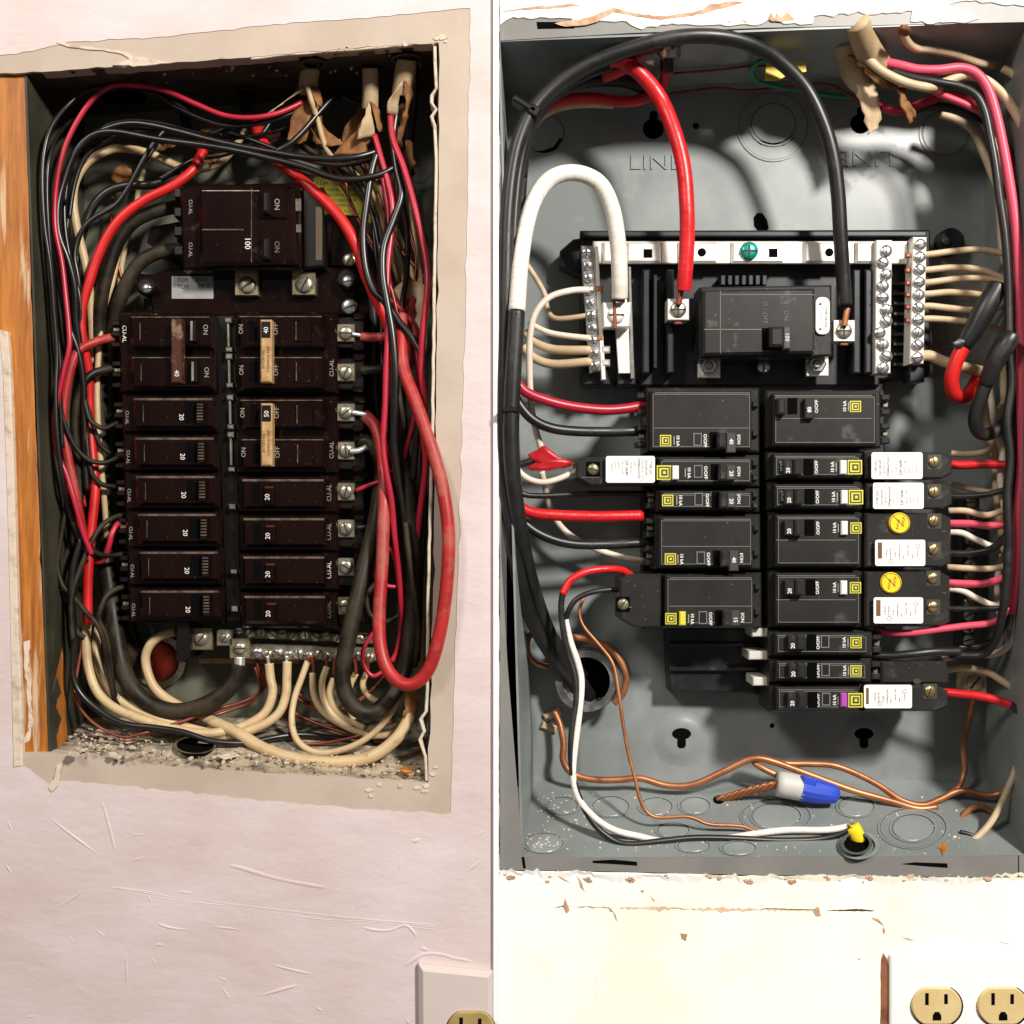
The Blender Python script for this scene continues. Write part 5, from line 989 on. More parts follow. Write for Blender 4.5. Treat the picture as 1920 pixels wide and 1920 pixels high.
wire('feeder_cable', 'thick dark cable looping below the right breakers beside red loop', 'black_dusty', 16, [(676, 826, -128), (700, 836, -122), (718, 870, -120), (712, 930, -110), (702, 990, -96), (684, 1060, -76), (668, 1130, -58), (652, 1200, -46), (642, 1260, -40), (650, 1306, -38), (676, 1334, -40), (708, 1332, -46), (740, 1296, -60), (762, 1240, -76), (772, 1160, -84), (776, 1080, -84), (774, 1000, -84), (766, 920, -88), (752, 840, -96), (746, 760, -104), (742, 690, -116)], GL, cat='cable')
tube('strand_end', [(688, 838, -112), (672, 845, -108), (656, 846, -106)], 6, M['aluminium'], None, label='bright bare strand of dark cable under lower 50 terminal', cat='strands')
wire('black_wire', 'black cable hanging behind the right torn cable', 'black_wire', 10, [(778, 120, -110), (776, 180, -130), (768, 250, -150), (764, 300, -160), (770, 330, -170)], GL)
for lab, r, pts in (
    ('cream wire from the left torn cable down towards the yellow label', 5.5, [(576, 162, -92), (584, 190, -96), (592, 214, -110), (604, 256, -126), (616, 286, -140), (640, 310, -170), (680, 338, -190), (706, 380, -200), (722, 430, -205), (740, 500, -205), (752, 545, -200)]),
    ('cream wire just right of the yellow label', 5.5, [(668, 290, -180), (690, 318, -190), (712, 352, -196), (720, 410, -200), (736, 470, -200), (762, 540, -190)]),
    ('cream wire behind the crimson wires, middle of the right bundle', 5.5, [(700, 300, -196), (716, 340, -204), (732, 400, -210), (752, 450, -206), (770, 500, -196), (778, 545, -190)]),
    ('cream wire nearest the right wall of brown panel, behind crimson wire', 5, [(748, 246, -120), (746, 300, -170), (752, 370, -196), (766, 430, -200), (784, 490, -190), (788, 560, -180)]),
    ('cream wire passing low behind the upper right breaker', 5.5, [(660, 300, -200), (690, 350, -214), (700, 410, -216), (708, 470, -216), (716, 520, -216)])):
    wire('white_wire', lab, 'cream', r, pts, 'cream wires of the right bundle')
for lab, pts in (
    ('copper wire crossing the yellow label left side', [(588, 256, -150), (606, 296, -160), (628, 334, -180), (656, 374, -196), (676, 420, -180), (704, 480, -170), (722, 530, -160)]),
    ('copper wire crossing the yellow label right side', [(610, 300, -180), (646, 340, -194), (660, 390, -190), (690, 440, -170), (716, 500, -150), (720, 560, -140)]),
    ('bright copper wire beside the middle torn cable', [(676, 276, -150), (682, 304, -160), (692, 330, -176), (730, 350, -190), (756, 390, -190), (776, 440, -180), (784, 490, -170), (776, 540, -160)]),
    ('copper wire falling behind the black bends right of label', [(742, 300, -180), (738, 340, -186), (734, 400, -190), (748, 460, -180), (790, 510, -160), (800, 530, -150)]),
    ('copper wire nearest the right lip of brown panel', [(752, 372, -170), (768, 430, -170), (780, 480, -166), (778, 530, -160), (774, 556, -150)]),
    ('copper wire low beside the thick dark cable', [(752, 740, -150), (756, 790, -140), (762, 830, -140)])):
    wire('copper_wire', lab, 'copper_dark', 3, pts, 'bare copper wires of the brown panel', wob=3)
sw = thing('sheathed_cable', P(770, 640, -100), 'wide tan cable jacket opened behind the crimson wire at right lip', 'cable', 'torn cables of the brown panel')
strip('jacket', [(736, 540, -140, 770, 522, -136), (742, 566, -134, 800, 536, -130), (752, 600, -128, 802, 580, -122), (758, 640, -124, 800, 640, -118), (770, 690, -122, 796, 700, -118)], 3, M['jacket'], sw, crumple=5, seed=50)
strip('paper_filler', [(742, 580, -126, 776, 552, -122), (748, 640, -118, 774, 620, -116), (750, 700, -112, 778, 680, -110)], 2, M['red_dusty'], sw, crumple=3, seed=52)
sx = thing('sheathed_cable', P(775, 1350, -80), 'short frayed orange brown cable jacket at lower right corner of brown panel', 'cable', 'torn cables of the brown panel')
strip('jacket', [(764, 1284, -60, 786, 1284, -62), (762, 1310, -58, 784, 1312, -60), (756, 1336, -56, 782, 1336, -58), (758, 1352, -56, 776, 1352, -58)], 10, M['kraft'], sx, crumple=4, seed=55)
wire('white_wire', 'cream cable rising along the right lip from the floor', 'cream', 9, [(776, 1330, -96), (786, 1250, -110), (790, 1160, -120), (790, 1060, -130)], GL)

for lab, m, r, pts in (
    ('thin dark wire from the left torn cable across the yellow label', 'black_wire', 5, [(566, 210, -136), (596, 250, -140), (636, 292, -150), (676, 346, -150), (700, 410, -144), (712, 480, -136), (716, 560, -132)]),
    ('short dark wire sagging just above the main breaker', 'black_wire', 4.5, [(420, 246, -130), (470, 262, -124), (530, 284, -118), (600, 306, -116), (660, 308, -120), (712, 292, -126)]),
    ('dark wire crossing from knockout to the upper left corner', 'black_wire', 4.5, [(476, 206, -180), (430, 236, -170), (380, 254, -160), (320, 246, -150), (260, 246, -140), (200, 262, -130), (160, 296, -124), (140, 346, -120), (130, 410, -116)]),
    ('dark wire hugging the cream arch, upper left', 'black_wire', 4.5, [(150, 306, -130), (134, 370, -122), (124, 450, -116), (130, 530, -112), (146, 600, -112), (156, 680, -118)]),
    ('dark wire beside crimson wire, left edge at mid height', 'black_wire', 4.5, [(122, 352, -110), (122, 430, -104), (134, 500, -100), (150, 560, -100), (150, 640, -106), (134, 720, -104), (128, 800, -102), (136, 880, -100)]),
    ('dark wire behind the red cables, left edge low', 'black_dusty', 6, [(158, 820, -140), (166, 900, -140), (160, 980, -136), (146, 1060, -126), (136, 1130, -112), (142, 1180, -104), (160, 1196, -104)]),
    ('dark wire bowing out by the lower left side', 'black_dusty', 5, [(126, 940, -86), (114, 1010, -80), (108, 1060, -76), (116, 1096, -74), (130, 1116, -74), (136, 1160, -72)]),
    ('dark wire down the middle of the right bundle, above breakers level', 'black_wire', 6, [(752, 366, -130), (764, 440, -130), (762, 520, -126), (752, 590, -120), (756, 660, -116), (760, 740, -112)]),
    ('dark wire behind crimson wire, right of the double breakers', 'black_wire', 6, [(700, 400, -160), (706, 480, -156), (716, 560, -150), (716, 660, -146), (724, 760, -140), (730, 860, -130), (740, 960, -120)]),
    ('dark wire low in the right bundle beside the thick dark cable', 'black_dusty', 8, [(752, 860, -110), (756, 950, -112), (758, 1040, -116), (752, 1130, -120), (748, 1210, -124), (736, 1270, -130)]),
    ('dark wire along the inside of the right lip', 'black_wire', 6, [(796, 760, -80), (794, 860, -84), (796, 960, -88), (790, 1060, -92), (786, 1160, -96), (782, 1240, -100)]),
    ('thin crimson wire deep in the right bundle', 'crimson', 4.5, [(716, 330, -170), (726, 400, -168), (722, 470, -164), (734, 540, -150), (744, 610, -140)]),
    ('brown dusty cable under the torn papers, upper centre', 'black_dusty', 7, [(520, 246, -190), (560, 270, -196), (610, 300, -204), (650, 330, -210), (690, 380, -214)])):
    wire('black_wire' if m != 'crimson' else 'red_wire', lab, m, r, pts, GL)

for lab, m, r, pts in (
    ('thin dark wire above the two long crossing wires', 'black_wire', 4, [(560, 230, -150), (500, 250, -140), (440, 258, -134), (380, 250, -128), (310, 232, -122), (250, 226, -118), (200, 236, -112), (158, 268, -106), (132, 316, -100), (122, 380, -96)]),
    ('dark wire dropping from upper centre onto the bright red cable', 'black_wire', 5, [(520, 200, -170), (500, 240, -160), (470, 270, -150), (420, 290, -150), (370, 298, -150), (330, 318, -150), (300, 336, -146)]),
    ('crimson wire low in the left bundle behind the dusty red lead', 'crimson', 5, [(150, 560, -130), (156, 640, -134), (150, 720, -134), (138, 800, -128), (146, 880, -124), (158, 950, -120)]),
    ('dark wire dividing from the left bundle towards the second single breaker', 'black_dusty', 4.5, [(140, 640, -120), (150, 700, -122), (164, 760, -122), (186, 830, -126), (206, 850, -136)]),
    ('dark wire twisting beside the thick dark loop, lower right', 'black_dusty', 6, [(760, 980, -60), (768, 1050, -58), (778, 1120, -60), (784, 1190, -66), (776, 1250, -76)]),
    ('brown copper wire twisting between the right bundle wires', 'copper_dark', 3, [(708, 360, -150), (724, 420, -140), (716, 490, -130), (736, 550, -122), (748, 620, -118), (742, 700, -116)]),
    ('cream wire twisting deep in the right bundle near the lip', 'cream', 5, [(770, 330, -190), (772, 400, -180), (782, 470, -170), (790, 530, -150), (786, 600, -140)]),
    ('dark wire arching beneath the left torn cable papers', 'black_wire', 5, [(640, 262, -170), (600, 276, -170), (560, 262, -166), (520, 262, -164), (490, 280, -164)])):
    wire({'crimson': 'red_wire', 'copper_dark': 'copper_wire', 'cream': 'white_wire'}.get(m, 'black_wire'), lab, m, r, pts, GL)
# ---------------------------------------------------------------- grey panel
K = 'black_soft'
wire('feeder_cable', 'long black cable arching over the top to the right main lug', K, 14, [(1584, 572, -92), (1581, 520, -84), (1576, 440, -74), (1571, 360, -68), (1560, 285, -64), (1540, 222, -62), (1508, 162, -60), (1458, 112, -44), (1400, 80, -16), (1330, 67, 2), (1255, 72, 6), (1180, 92, 2), (1110, 118, -4), (1055, 150, -8), (1012, 190, -8), (984, 235, -6), (964, 300, -4), (953, 390, -2), (949, 500, 0), (947, 620, 2), (945, 740, 4), (946, 860, 2), (952, 960, -10), (968, 1060, -44), (996, 1160, -110), (1040, 1236, -160), (1090, 1296, -240)], GR, wob=.5, cat='cable')
wire('feeder_cable', 'black cable under the long arch at the top left of grey panel', K, 14, [(1262, 82, -34), (1200, 90, -34), (1130, 112, -36), (1070, 144, -38), (1020, 186, -38), (992, 232, -36), (974, 300, -34), (964, 390, -30), (959, 500, -28), (957, 620, -28), (956, 740, -28), (958, 860, -30), (966, 960, -44), (982, 1060, -116), (1010, 1150, -150), (1050, 1218, -186), (1092, 1266, -240)], GR, wob=.5, cat='cable')
wire('feeder_cable', 'grey sheened black cable bending right below the top arch', K, 13, [(1222, 176, -170), (1190, 158, -140), (1150, 150, -124), (1100, 152, -110), (1052, 170, -98), (1014, 204, -88), (990, 250, -78), (978, 320, -70), (972, 420, -64), (968, 540, -62)], GR, wob=.5, cat='cable')
wire('feeder_cable', 'black wire joining the bundle from the red pigtail at the top', K, 12, [(1150, 122, -80), (1100, 138, -76), (1050, 166, -72), (1010, 208, -68), (988, 258, -62), (976, 330, -58)], GR, wob=.5, cat='cable')
wire2('feeder_cable', 'thick cable wrapped white in an arch, black below, at left of grey panel', [('white_wrap', 'white_tape', 16, [(1162, 560, -94), (1162, 520, -84), (1158, 450, -74), (1146, 386, -66), (1122, 342, -60), (1078, 324, -56), (1034, 334, -54), (1004, 370, -44), (986, 425, -26), (975, 500, 2), (969, 584, 20)]), ('black_jacket', K, 15.5, [(969, 582, 20), (965, 650, 22), (960, 740, 22), (958, 830, 20), (964, 920, 8), (978, 1010, -24), (998, 1100, -110), (1030, 1190, -150), (1064, 1246, -186), (1106, 1306, -245)]), ('stripped_end', K, 12, [(1162, 552, -92), (1160, 566, -94)])], GR, cat='cable')
wire2('feeder_cable', 'thick bright red wrapped cable hanging to the left main lug', [('red_wrap', 'red_tape', 15, [(1144, 112, -50), (1166, 114, -46), (1200, 138, -50), (1236, 182, -64), (1262, 240, -60), (1281, 310, -60), (1288, 390, -64), (1288, 460, -74), (1284, 520, -84), (1282, 544, -90)])], GR, cat='cable')
wire('red_wire', 'short red cable rising into the top connector of grey panel', 'red_tape', 15, [(1128, 142, -98), (1160, 130, -90), (1194, 106, -74), (1216, 86, -44)], GR)
prism('cable_tag', [(1222, 86), (1227, 84), (1226, 122), (1216, 120), (1208, 114)], D(-44), -3, 0, M['white_wire'], None, label='small pale triangular tag beside red cable at top connector', cat='tag')
wire('red_wire', 'red cable running from connector to the zip tied bundle', 'red_tape', 11, [(1252, 128, -100), (1242, 160, -140), (1215, 182, -150), (1170, 191, -142), (1110, 184, -136), (1060, 187, -130), (1024, 200, -122), (1004, 218, -116), (990, 242, -112), (980, 275, -110)], GR)
wire('tan_wire', 'tan wire just under the red cable near the zip tie', 'tan_wire', 9, [(1150, 196, -158), (1100, 194, -150), (1050, 200, -142), (1016, 216, -134), (1000, 236, -130)], GR)
z1 = thing('zip_tie', P(986, 200, -40), 'black zip tie round the cable bundle at top left of grey panel', 'zip tie')
prism('band', rrect(984, 194, 50, 12, -32), D(12), -30, 0, M['black_wire'], z1, bev=3); prism('tie_head', rrect(1002, 206, 22, 20, -32), D(4), -20, 8, M['black_wire'], z1, bev=3)
z2 = thing('zip_tie', P(958, 770, -36), 'black zip tie round the bundle halfway down the grey panel', 'zip tie')
prism('band', rrect(956, 768, 30, 11, 0), D(40), -30, 0, M['black_wire'], z2, bev=3); prism('tie_head', rrect(966, 776, 16, 18, 0), D(30), -20, 4, M['black_wire'], z2, bev=3)
# left side branch wires
wire('red_wire', 'glossy red wire bending into the top left black breaker', 'crimson', 10, [(960, 690, -80), (968, 714, -76), (985, 735, -74), (1020, 750, -76), (1070, 762, -84), (1130, 769, -94), (1175, 766, -104), (1212, 758, -116)], GR)
wire('black_wire', 'black wire below the glossy red one, into top left breaker', K, 10, [(958, 720, -92), (970, 752, -88), (996, 784, -88), (1030, 802, -90), (1075, 809, -98), (1140, 810, -108), (1212, 808, -120)], GR)
for lab, m, r, pts in (
    ('pale wire from the left screw bar bending down to the red tape', 'white_wire', 6.5, [(1104, 543, -122), (1070, 545, -110), (1030, 558, -100), (1004, 588, -94), (994, 630, -92), (993, 690, -94), (996, 760, -104), (1004, 806, -112), (1014, 838, -116), (1020, 862, -118)]),
    ('tan wire bent double into the left screw bar', 'tan_wire', 5.5, [(984, 490, -180), (1004, 520, -176), (1022, 552, -170), (1027, 580, -160), (1044, 597, -146), (1102, 591, -134)]),
    ('thin pale wire into the left screw bar above the thick tan pair', 'white_wire', 6, [(992, 604, -130), (1010, 616, -128), (1040, 626, -126), (1106, 634, -128)]),
    ('upper of two thick tan wires into the left screw bar', 'tan_wire', 9, [(984, 622, -150), (1004, 642, -146), (1040, 655, -140), (1108, 657, -134)]),
    ('lower of two thick tan wires into the left screw bar', 'tan_wire', 9, [(980, 650, -150), (1002, 671, -146), (1040, 683, -140), (1110, 678, -134)]),
    ('pale curled wire entering the stickered left breaker', 'white_wire', 6, [(964, 862, -96), (974, 884, -92), (994, 899, -90), (1020, 904, -92), (1052, 896, -98), (1084, 880, -104)]),
    ('pale wire slanting down behind the red wrapped wire', 'white_wire', 6.5, [(1016, 884, -150), (1022, 912, -160), (1034, 958, -170), (1056, 992, -176), (1090, 1016, -180), (1150, 1040, -184), (1226, 1056, -188)]),
    ('thin black wire into the short left breaker marked 20', K, 6, [(966, 906, -110), (980, 926, -108), (1020, 930, -112), (1100, 926, -122), (1228, 926, -134)]),
    ('black wire below the red wrapped wire, left column', K, 9.5, [(966, 944, -110), (978, 974, -104), (1010, 1000, -104), (1060, 1018, -110), (1120, 1022, -118), (1226, 1016, -130)]),
    ('thin black wire curving into the red tape', K, 7, [(958, 830, -100), (966, 868, -96), (990, 866, -96), (1018, 852, -100)])):
    wire('branch_wire', lab, m, r, pts, GR)
wire('red_wire', 'red wrapped straight wire into the lower 40 breaker, left column', 'red_tape', 11, [(966, 932, -92), (976, 950, -88), (1000, 962, -88), (1050, 967, -94), (1120, 968, -104), (1205, 967, -118)], GR)
rt = thing('red_tape', P(1030, 890, -100), 'flag of red tape folded round the wires at left of grey panel', 'tape')
strip('fold', [(990, 850, -96, 1002, 846, -92), (994, 862, -92, 1022, 836, -88), (1000, 862, -88, 1040, 850, -84), (1026, 880, -86, 1060, 862, -86), (1070, 872, -92, 1078, 870, -92)], 3, M['red_tape'], rt, crumple=2, seed=60)
strip('fold', [(990, 878, -86, 994, 872, -86), (996, 880, -82, 1020, 866, -80), (1020, 882, -80, 1050, 862, -80), (1060, 876, -86, 1076, 866, -88)], 3, M['red_tape'], rt, crumple=2, seed=61)
wire2('branch_wire', 'black wire with red sleeve from the 15 breaker down to the floor', [('red_sleeve', 'red_tape', 7.5, [(1192, 1086, -128), (1168, 1070, -112), (1140, 1067, -100), (1100, 1072, -92), (1070, 1088, -88), (1055, 1114, -86)]), ('insulation', K, 6, [(1055, 1112, -86), (1052, 1140, -86), (1056, 1180, -86), (1066, 1230, -84), (1078, 1270, -80), (1080, 1315, -74), (1072, 1370, -68), (1071, 1430, -62), (1082, 1485, -56), (1110, 1540, -48), (1146, 1573, -42), (1180, 1583, -38), (1230, 1578, -40), (1300, 1571, -46), (1380, 1572, -50), (1460, 1576, -52), (1530, 1574, -54), (1570, 1566, -54), (1592, 1556, -52)])], GR)
wire('white_wire', 'white wire running beside the black one down to the floor of grey panel', 'white_tape', 6.5, [(1060, 1162, -98), (1070, 1204, -94), (1083, 1242, -88), (1090, 1280, -82), (1086, 1336, -74), (1078, 1400, -66), (1074, 1455, -60), (1086, 1500, -54), (1118, 1536, -48), (1156, 1558, -46), (1200, 1569, -48), (1240, 1578, -50), (1290, 1581, -52), (1350, 1574, -56), (1420, 1563, -60), (1480, 1556, -62), (1550, 1556, -60), (1590, 1550, -56)], GR)
wire('black_wire', 'short black wire looping below the red sleeve', K, 5.5, [(1172, 1106, -110), (1140, 1106, -106), (1104, 1112, -102), (1078, 1126, -100), (1064, 1150, -100), (1060, 1166, -100)], GR)
wire('copper_wire', 'thin copper wire dropping past the conduit bushing to the floor', 'copper', 3.6, [(1094, 1122, -150), (1086, 1146, -146), (1094, 1174, -140), (1124, 1210, -130), (1150, 1246, -120), (1161, 1300, -110), (1169, 1360, -100), (1178, 1410, -92), (1191, 1458, -84), (1203, 1504, -76), (1228, 1531, -70), (1290, 1532, -68), (1330, 1546, -66), (1390, 1549, -66), (1430, 1563, -68), (1480, 1568, -70), (1530, 1562, -66), (1596, 1552, -58)], GR, wob=2)
wire('copper_wire', 'thick copper wire curling round the conduit bushing', 'copper', 7, [(1062, 1194, -180), (1100, 1198, -176), (1140, 1214, -172), (1164, 1240, -170), (1174, 1272, -170), (1168, 1300, -172), (1152, 1318, -180)], GR)
wire('copper_wire', 'thick copper stub left of the conduit bushing', 'copper', 6.5, [(1000, 1184, -200), (990, 1200, -196), (990, 1224, -196), (1004, 1242, -204), (1026, 1250, -220)], GR)
wire('copper_wire', 'thick copper ground wire snaking along the lower back of grey panel', 'copper', 7, [(1040, 1334, -224), (1050, 1358, -214), (1057, 1395, -206), (1056, 1425, -200), (1072, 1450, -196), (1110, 1462, -192), (1160, 1463, -190), (1200, 1460, -188), (1250, 1474, -184), (1300, 1472, -180), (1356, 1447, -176), (1408, 1424, -172), (1450, 1428, -170), (1520, 1452, -166), (1600, 1482, -160), (1670, 1502, -156), (1720, 1516, -154), (1756, 1513, -154)], GR, wob=2)
wire('copper_wire', 'copper ground wire arching above the blue wire nut', 'copper', 6.5, [(1456, 1452, -168), (1430, 1440, -172), (1414, 1428, -182), (1426, 1420, -190), (1470, 1430, -188), (1520, 1432, -186), (1570, 1438, -182), (1640, 1468, -176), (1690, 1500, -170), (1730, 1510, -166), (1764, 1498, -166), (1800, 1482, -168), (1850, 1490, -160), (1880, 1482, -150), (1902, 1450, -130), (1912, 1400, -120)], GR, wob=2)
wire('copper_wire', 'copper wire dropping from the square ground lug', 'copper', 6, [(1826, 1304, -196), (1816, 1350, -196), (1806, 1396, -194), (1808, 1440, -190), (1800, 1470, -182), (1780, 1492, -170)], GR)
wire('copper_wire', 'thin copper wire down the right side of the grey panel', 'copper_dark', 3.4, [(1906, 1150, -90), (1908, 1230, -86), (1910, 1310, -84), (1914, 1380, -84), (1906, 1440, -90)], GR)
sg = thing('stranded_ground', P(1340, 1505, -200), 'twisted stranded copper wire leading into the blue wire nut', 'wire')
for k in range(4):
    pts = []
    for i in range(16):
        t = i / 15; a = t * 14 + k * math.pi / 2
        pts.append((1344 + 116 * t + 4.5 * math.cos(a) * .3, 1502 - 40 * t + 8 * t * t + 4.5 * math.cos(a), -186 + 40 * t + 4.5 * math.sin(a)))
    tube('strand', pts, 4.0, M['copper'], sg, sides=6, sub=3)
prism('entry_hole', circ(1348, 1499, 11, 14, 8), RF, 0, 1.2, M['void'], br)
bn = thing('wire_nut', P(1515, 1500, -150), 'blue and grey wire nut lying across the copper ground wires', 'wire nut')
tube('skirt', [(1457, 1469, -146, 25), (1480, 1473, -146, 25.5), (1504, 1478, -146, 25.5)], 25, M['grey_nut'], bn, sides=18, sub=2)
tube('shell', [(1500, 1477, -146, 26), (1522, 1482, -146, 25), (1545, 1486, -146, 22.5), (1562, 1489, -146, 19), (1570, 1490, -146, 14), (1574, 1491, -146, 5)], 25, M['blue_nut'], bn, sides=14, sub=3, smooth=False)
prism('wing', [(1506, 1454), (1532, 1464), (1530, 1476), (1506, 1470)], D(-126), -12, 2, M['blue_nut'], bn, bev=2)
yn = thing('wire_nut', P(1605, 1585, -60), 'yellow wire nut pointing down into the floor connector', 'wire nut')
tube('shell', [(1596, 1549, -58, 16), (1602, 1560, -57, 17), (1610, 1574, -55, 15), (1618, 1586, -53, 9), (1620, 1590, -52, 3)], 15, M['yellow_nut'], yn, sides=12, sub=2)
prism('wing', [(1592, 1546), (1612, 1556), (1622, 1572), (1606, 1566)], D(-42), -10, 0, M['yellow_nut'], yn, bev=2)
# right side: torn cables and bundle
t1 = thing('sheathed_cable', P(1640, 200, -110), 'torn tan cable jacket with frayed paper at the top right of grey panel', 'cable')
tube('jacket', [(1606, 40, 0, 24), (1618, 72, -30, 25), (1632, 100, -60, 26), (1652, 122, -80, 22)], 25, M['jacket'], t1, sides=16)
tube('jacket', [(1582, 74, -64, 22), (1590, 112, -96, 24), (1604, 146, -116, 22), (1620, 172, -120, 14)], 22, M['jacket'], t1, sides=14)
strip('jacket_flap', [(1602, 152, -104, 1634, 148, -104), (1608, 176, -100, 1648, 178, -100), (1614, 200, -98, 1652, 204, -98), (1622, 226, -98, 1650, 232, -98), (1628, 254, -98, 1630, 252, -98)], 3, M['jacket'], t1, crumple=4, seed=70)
strip('paper_filler', [(1596, 104, -62, 1630, 108, -58), (1610, 120, -58, 1650, 128, -56), (1632, 144, -56, 1666, 146, -56), (1656, 162, -58, 1690, 160, -58)], 3, M['kraft'], t1, crumple=7, seed=71)
strip('paper_filler', [(1680, 160, -60, 1694, 158, -60), (1684, 190, -60, 1700, 188, -60), (1698, 212, -60, 1716, 206, -60), (1708, 232, -60, 1722, 220, -60)], 3, M['kraft'], t1, crumple=6, seed=72)
prism('lock_nut', circ(1696, 62, 12, 10, 8), RT, 0, 8, M['kraft'], t1, bev=2)
for lab, m, r, pts in (
    ('pink red wire arching out of the torn cable, top right of grey panel', 'pink_wire', 9.5, [(1662, 118, -66), (1690, 124, -60), (1720, 131, -56), (1760, 132, -52), (1800, 128, -50), (1830, 138, -46), (1852, 166, -42), (1868, 214, -38), (1880, 270, -34), (1892, 340, -30), (1904, 420, -28), (1910, 520, -28), (1914, 640, -30), (1916, 760, -32), (1917, 850, -36), (1910, 960, -40), (1906, 1040, -44), (1900, 1110, -50), (1896, 1150, -60)]),
    ('cream wire arching highest at the top right of grey panel', 'tan_wire', 9, [(1626, 108, -50), (1654, 134, -46), (1700, 156, -44), (1745, 164, -50), (1774, 154, -56), (1810, 142, -58), (1850, 152, -56), (1886, 184, -52), (1912, 226, -48), (1926, 262, -46)]),
    ('tan wire leaving the small hole at the top right of grey panel', 'tan_wire', 8, [(1690, 50, -10), (1700, 76, -34), (1718, 90, -52), (1745, 93, -62), (1790, 102, -74), (1836, 118, -90), (1866, 122, -120)]),
    ('black wire running down the front of the right bundle', K, 8, [(1672, 134, -64), (1710, 146, -54), (1756, 154, -44), (1800, 162, -38), (1830, 178, -32), (1846, 208, -28), (1856, 256, -24), (1866, 310, -20), (1874, 370, -18), (1884, 440, -16), (1890, 520, -16), (1891, 600, -16), (1892, 660, -18), (1896, 720, -20), (1888, 790, -20), (1894, 860, -20), (1888, 930, -20), (1890, 1010, -20), (1888, 1080, -24), (1880, 1150, -34), (1866, 1200, -60), (1840, 1228, -90), (1780, 1228, -110)]),
    ('dark red wire behind the bundle at the top right', 'crimson', 8, [(1622, 172, -130), (1640, 192, -122), (1660, 204, -116), (1690, 208, -112), (1740, 190, -104), (1790, 178, -98), (1838, 200, -90), (1870, 236, -84), (1892, 300, -78), (1902, 380, -74), (1904, 480, -72), (1906, 620, -72), (1908, 760, -76)]),
    ('second dark red wire crossing under the cream arch', 'pink_wire', 7, [(1740, 166, -92), (1770, 180, -86), (1800, 192, -82), (1822, 202, -80), (1846, 216, -84), (1880, 262, -92), (1898, 330, -96)]),
    ('brown black wire pair behind the top right bundle', K, 9, [(1700, 210, -140), (1750, 200, -130), (1800, 208, -120), (1840, 236, -110), (1864, 290, -100), (1880, 350, -96), (1890, 430, -92)]),
    ('tan wire dropping diagonally behind the black bundle wire', 'tan_wire', 8, [(1764, 214, -170), (1800, 228, -166), (1826, 248, -162), (1846, 290, -150), (1866, 340, -120), (1890, 400, -80), (1900, 450, -60), (1906, 520, -56)]),
    ('tan wire dropping beside the pink red wire at right edge', 'tan_wire', 8, [(1856, 256, -70), (1876, 300, -64), (1892, 350, -60), (1906, 410, -60), (1918, 470, -60)]),
    ('tan wire on the right edge near the top of grey panel', 'tan_wire', 8, [(1880, 128, -90), (1900, 140, -84), (1926, 164, -80)])):
    wire('bundle_wire', lab, m, r, pts, 'wires of the right bundle in the grey panel')
for i, (y, r, e) in enumerate(((478, 6.5, [(1790, 471), (1840, 468), (1888, 476)]), (507, 6.5, [(1790, 502), (1840, 506), (1886, 524)]), (530, 6.5, [(1790, 523), (1840, 522), (1886, 530)]), (552, 6.5, [(1780, 548), (1830, 552), (1880, 560)]), (575, 6.5, [(1780, 578), (1830, 582), (1888, 574)]), (599, 6.5, [(1780, 600), (1830, 606), (1880, 620)]), (668, 11, [(1770, 678), (1810, 690), (1850, 700)]))):
    wire('neutral_wire', ('topmost pale wire into the right screw bar', 'second pale wire from the top into the right screw bar', 'third pale wire from the top into the right screw bar', 'fourth pale wire from the top into the right screw bar', 'fifth pale wire from the top into the right screw bar', 'sixth pale wire from the top into the right screw bar', 'lowest and thickest pale wire into the right screw bar')[i], 'tan_wire', r, [(1722, y, -138), (1744, y - 1, -134)] + [(x, yy, -128 + k * 16) for k, (x, yy) in enumerate(e)], 'pale wires into the right screw bar')
e1 = thing('taped_wire', P(1800, 748, -90), 'red wire bent in a hook with its end wrapped in black tape', 'wire')
tube('tape_wrap', [(1872, 534, -40, 18), (1864, 550, -40, 19), (1846, 580, -44, 22), (1824, 622, -50, 19), (1806, 650, -56, 15)], 20, M[K], e1, sides=8, sub=3); tube('insulation', [(1808, 646, -56), (1792, 680, -60), (1784, 712, -66), (1790, 738, -74), (1808, 744, -84), (1820, 734, -96), (1836, 706, -120)], 14, M['red_bright'], e1, sides=14)
strip('tape_tail', [(1784, 644, -44, 1800, 630, -44), (1790, 650, -42, 1812, 640, -42), (1806, 654, -44, 1818, 646, -44)], 2, M[K], e1, crumple=2)
e2 = thing('taped_wire', P(1850, 815, -80), 'black wire bent in a hook with its end wrapped in black tape', 'wire')
tube('tape_wrap', [(1900, 626, -2, 15), (1890, 640, -4, 19), (1872, 668, -10, 19), (1856, 700, -20, 16), (1848, 722, -28, 14)], 18, M[K], e2, sides=8, sub=3); tube('insulation', [(1850, 716, -28), (1838, 750, -34), (1828, 784, -44), (1834, 808, -56), (1852, 814, -66), (1876, 802, -80), (1896, 780, -100)], 13, M['black_soft'], e2, sides=14)
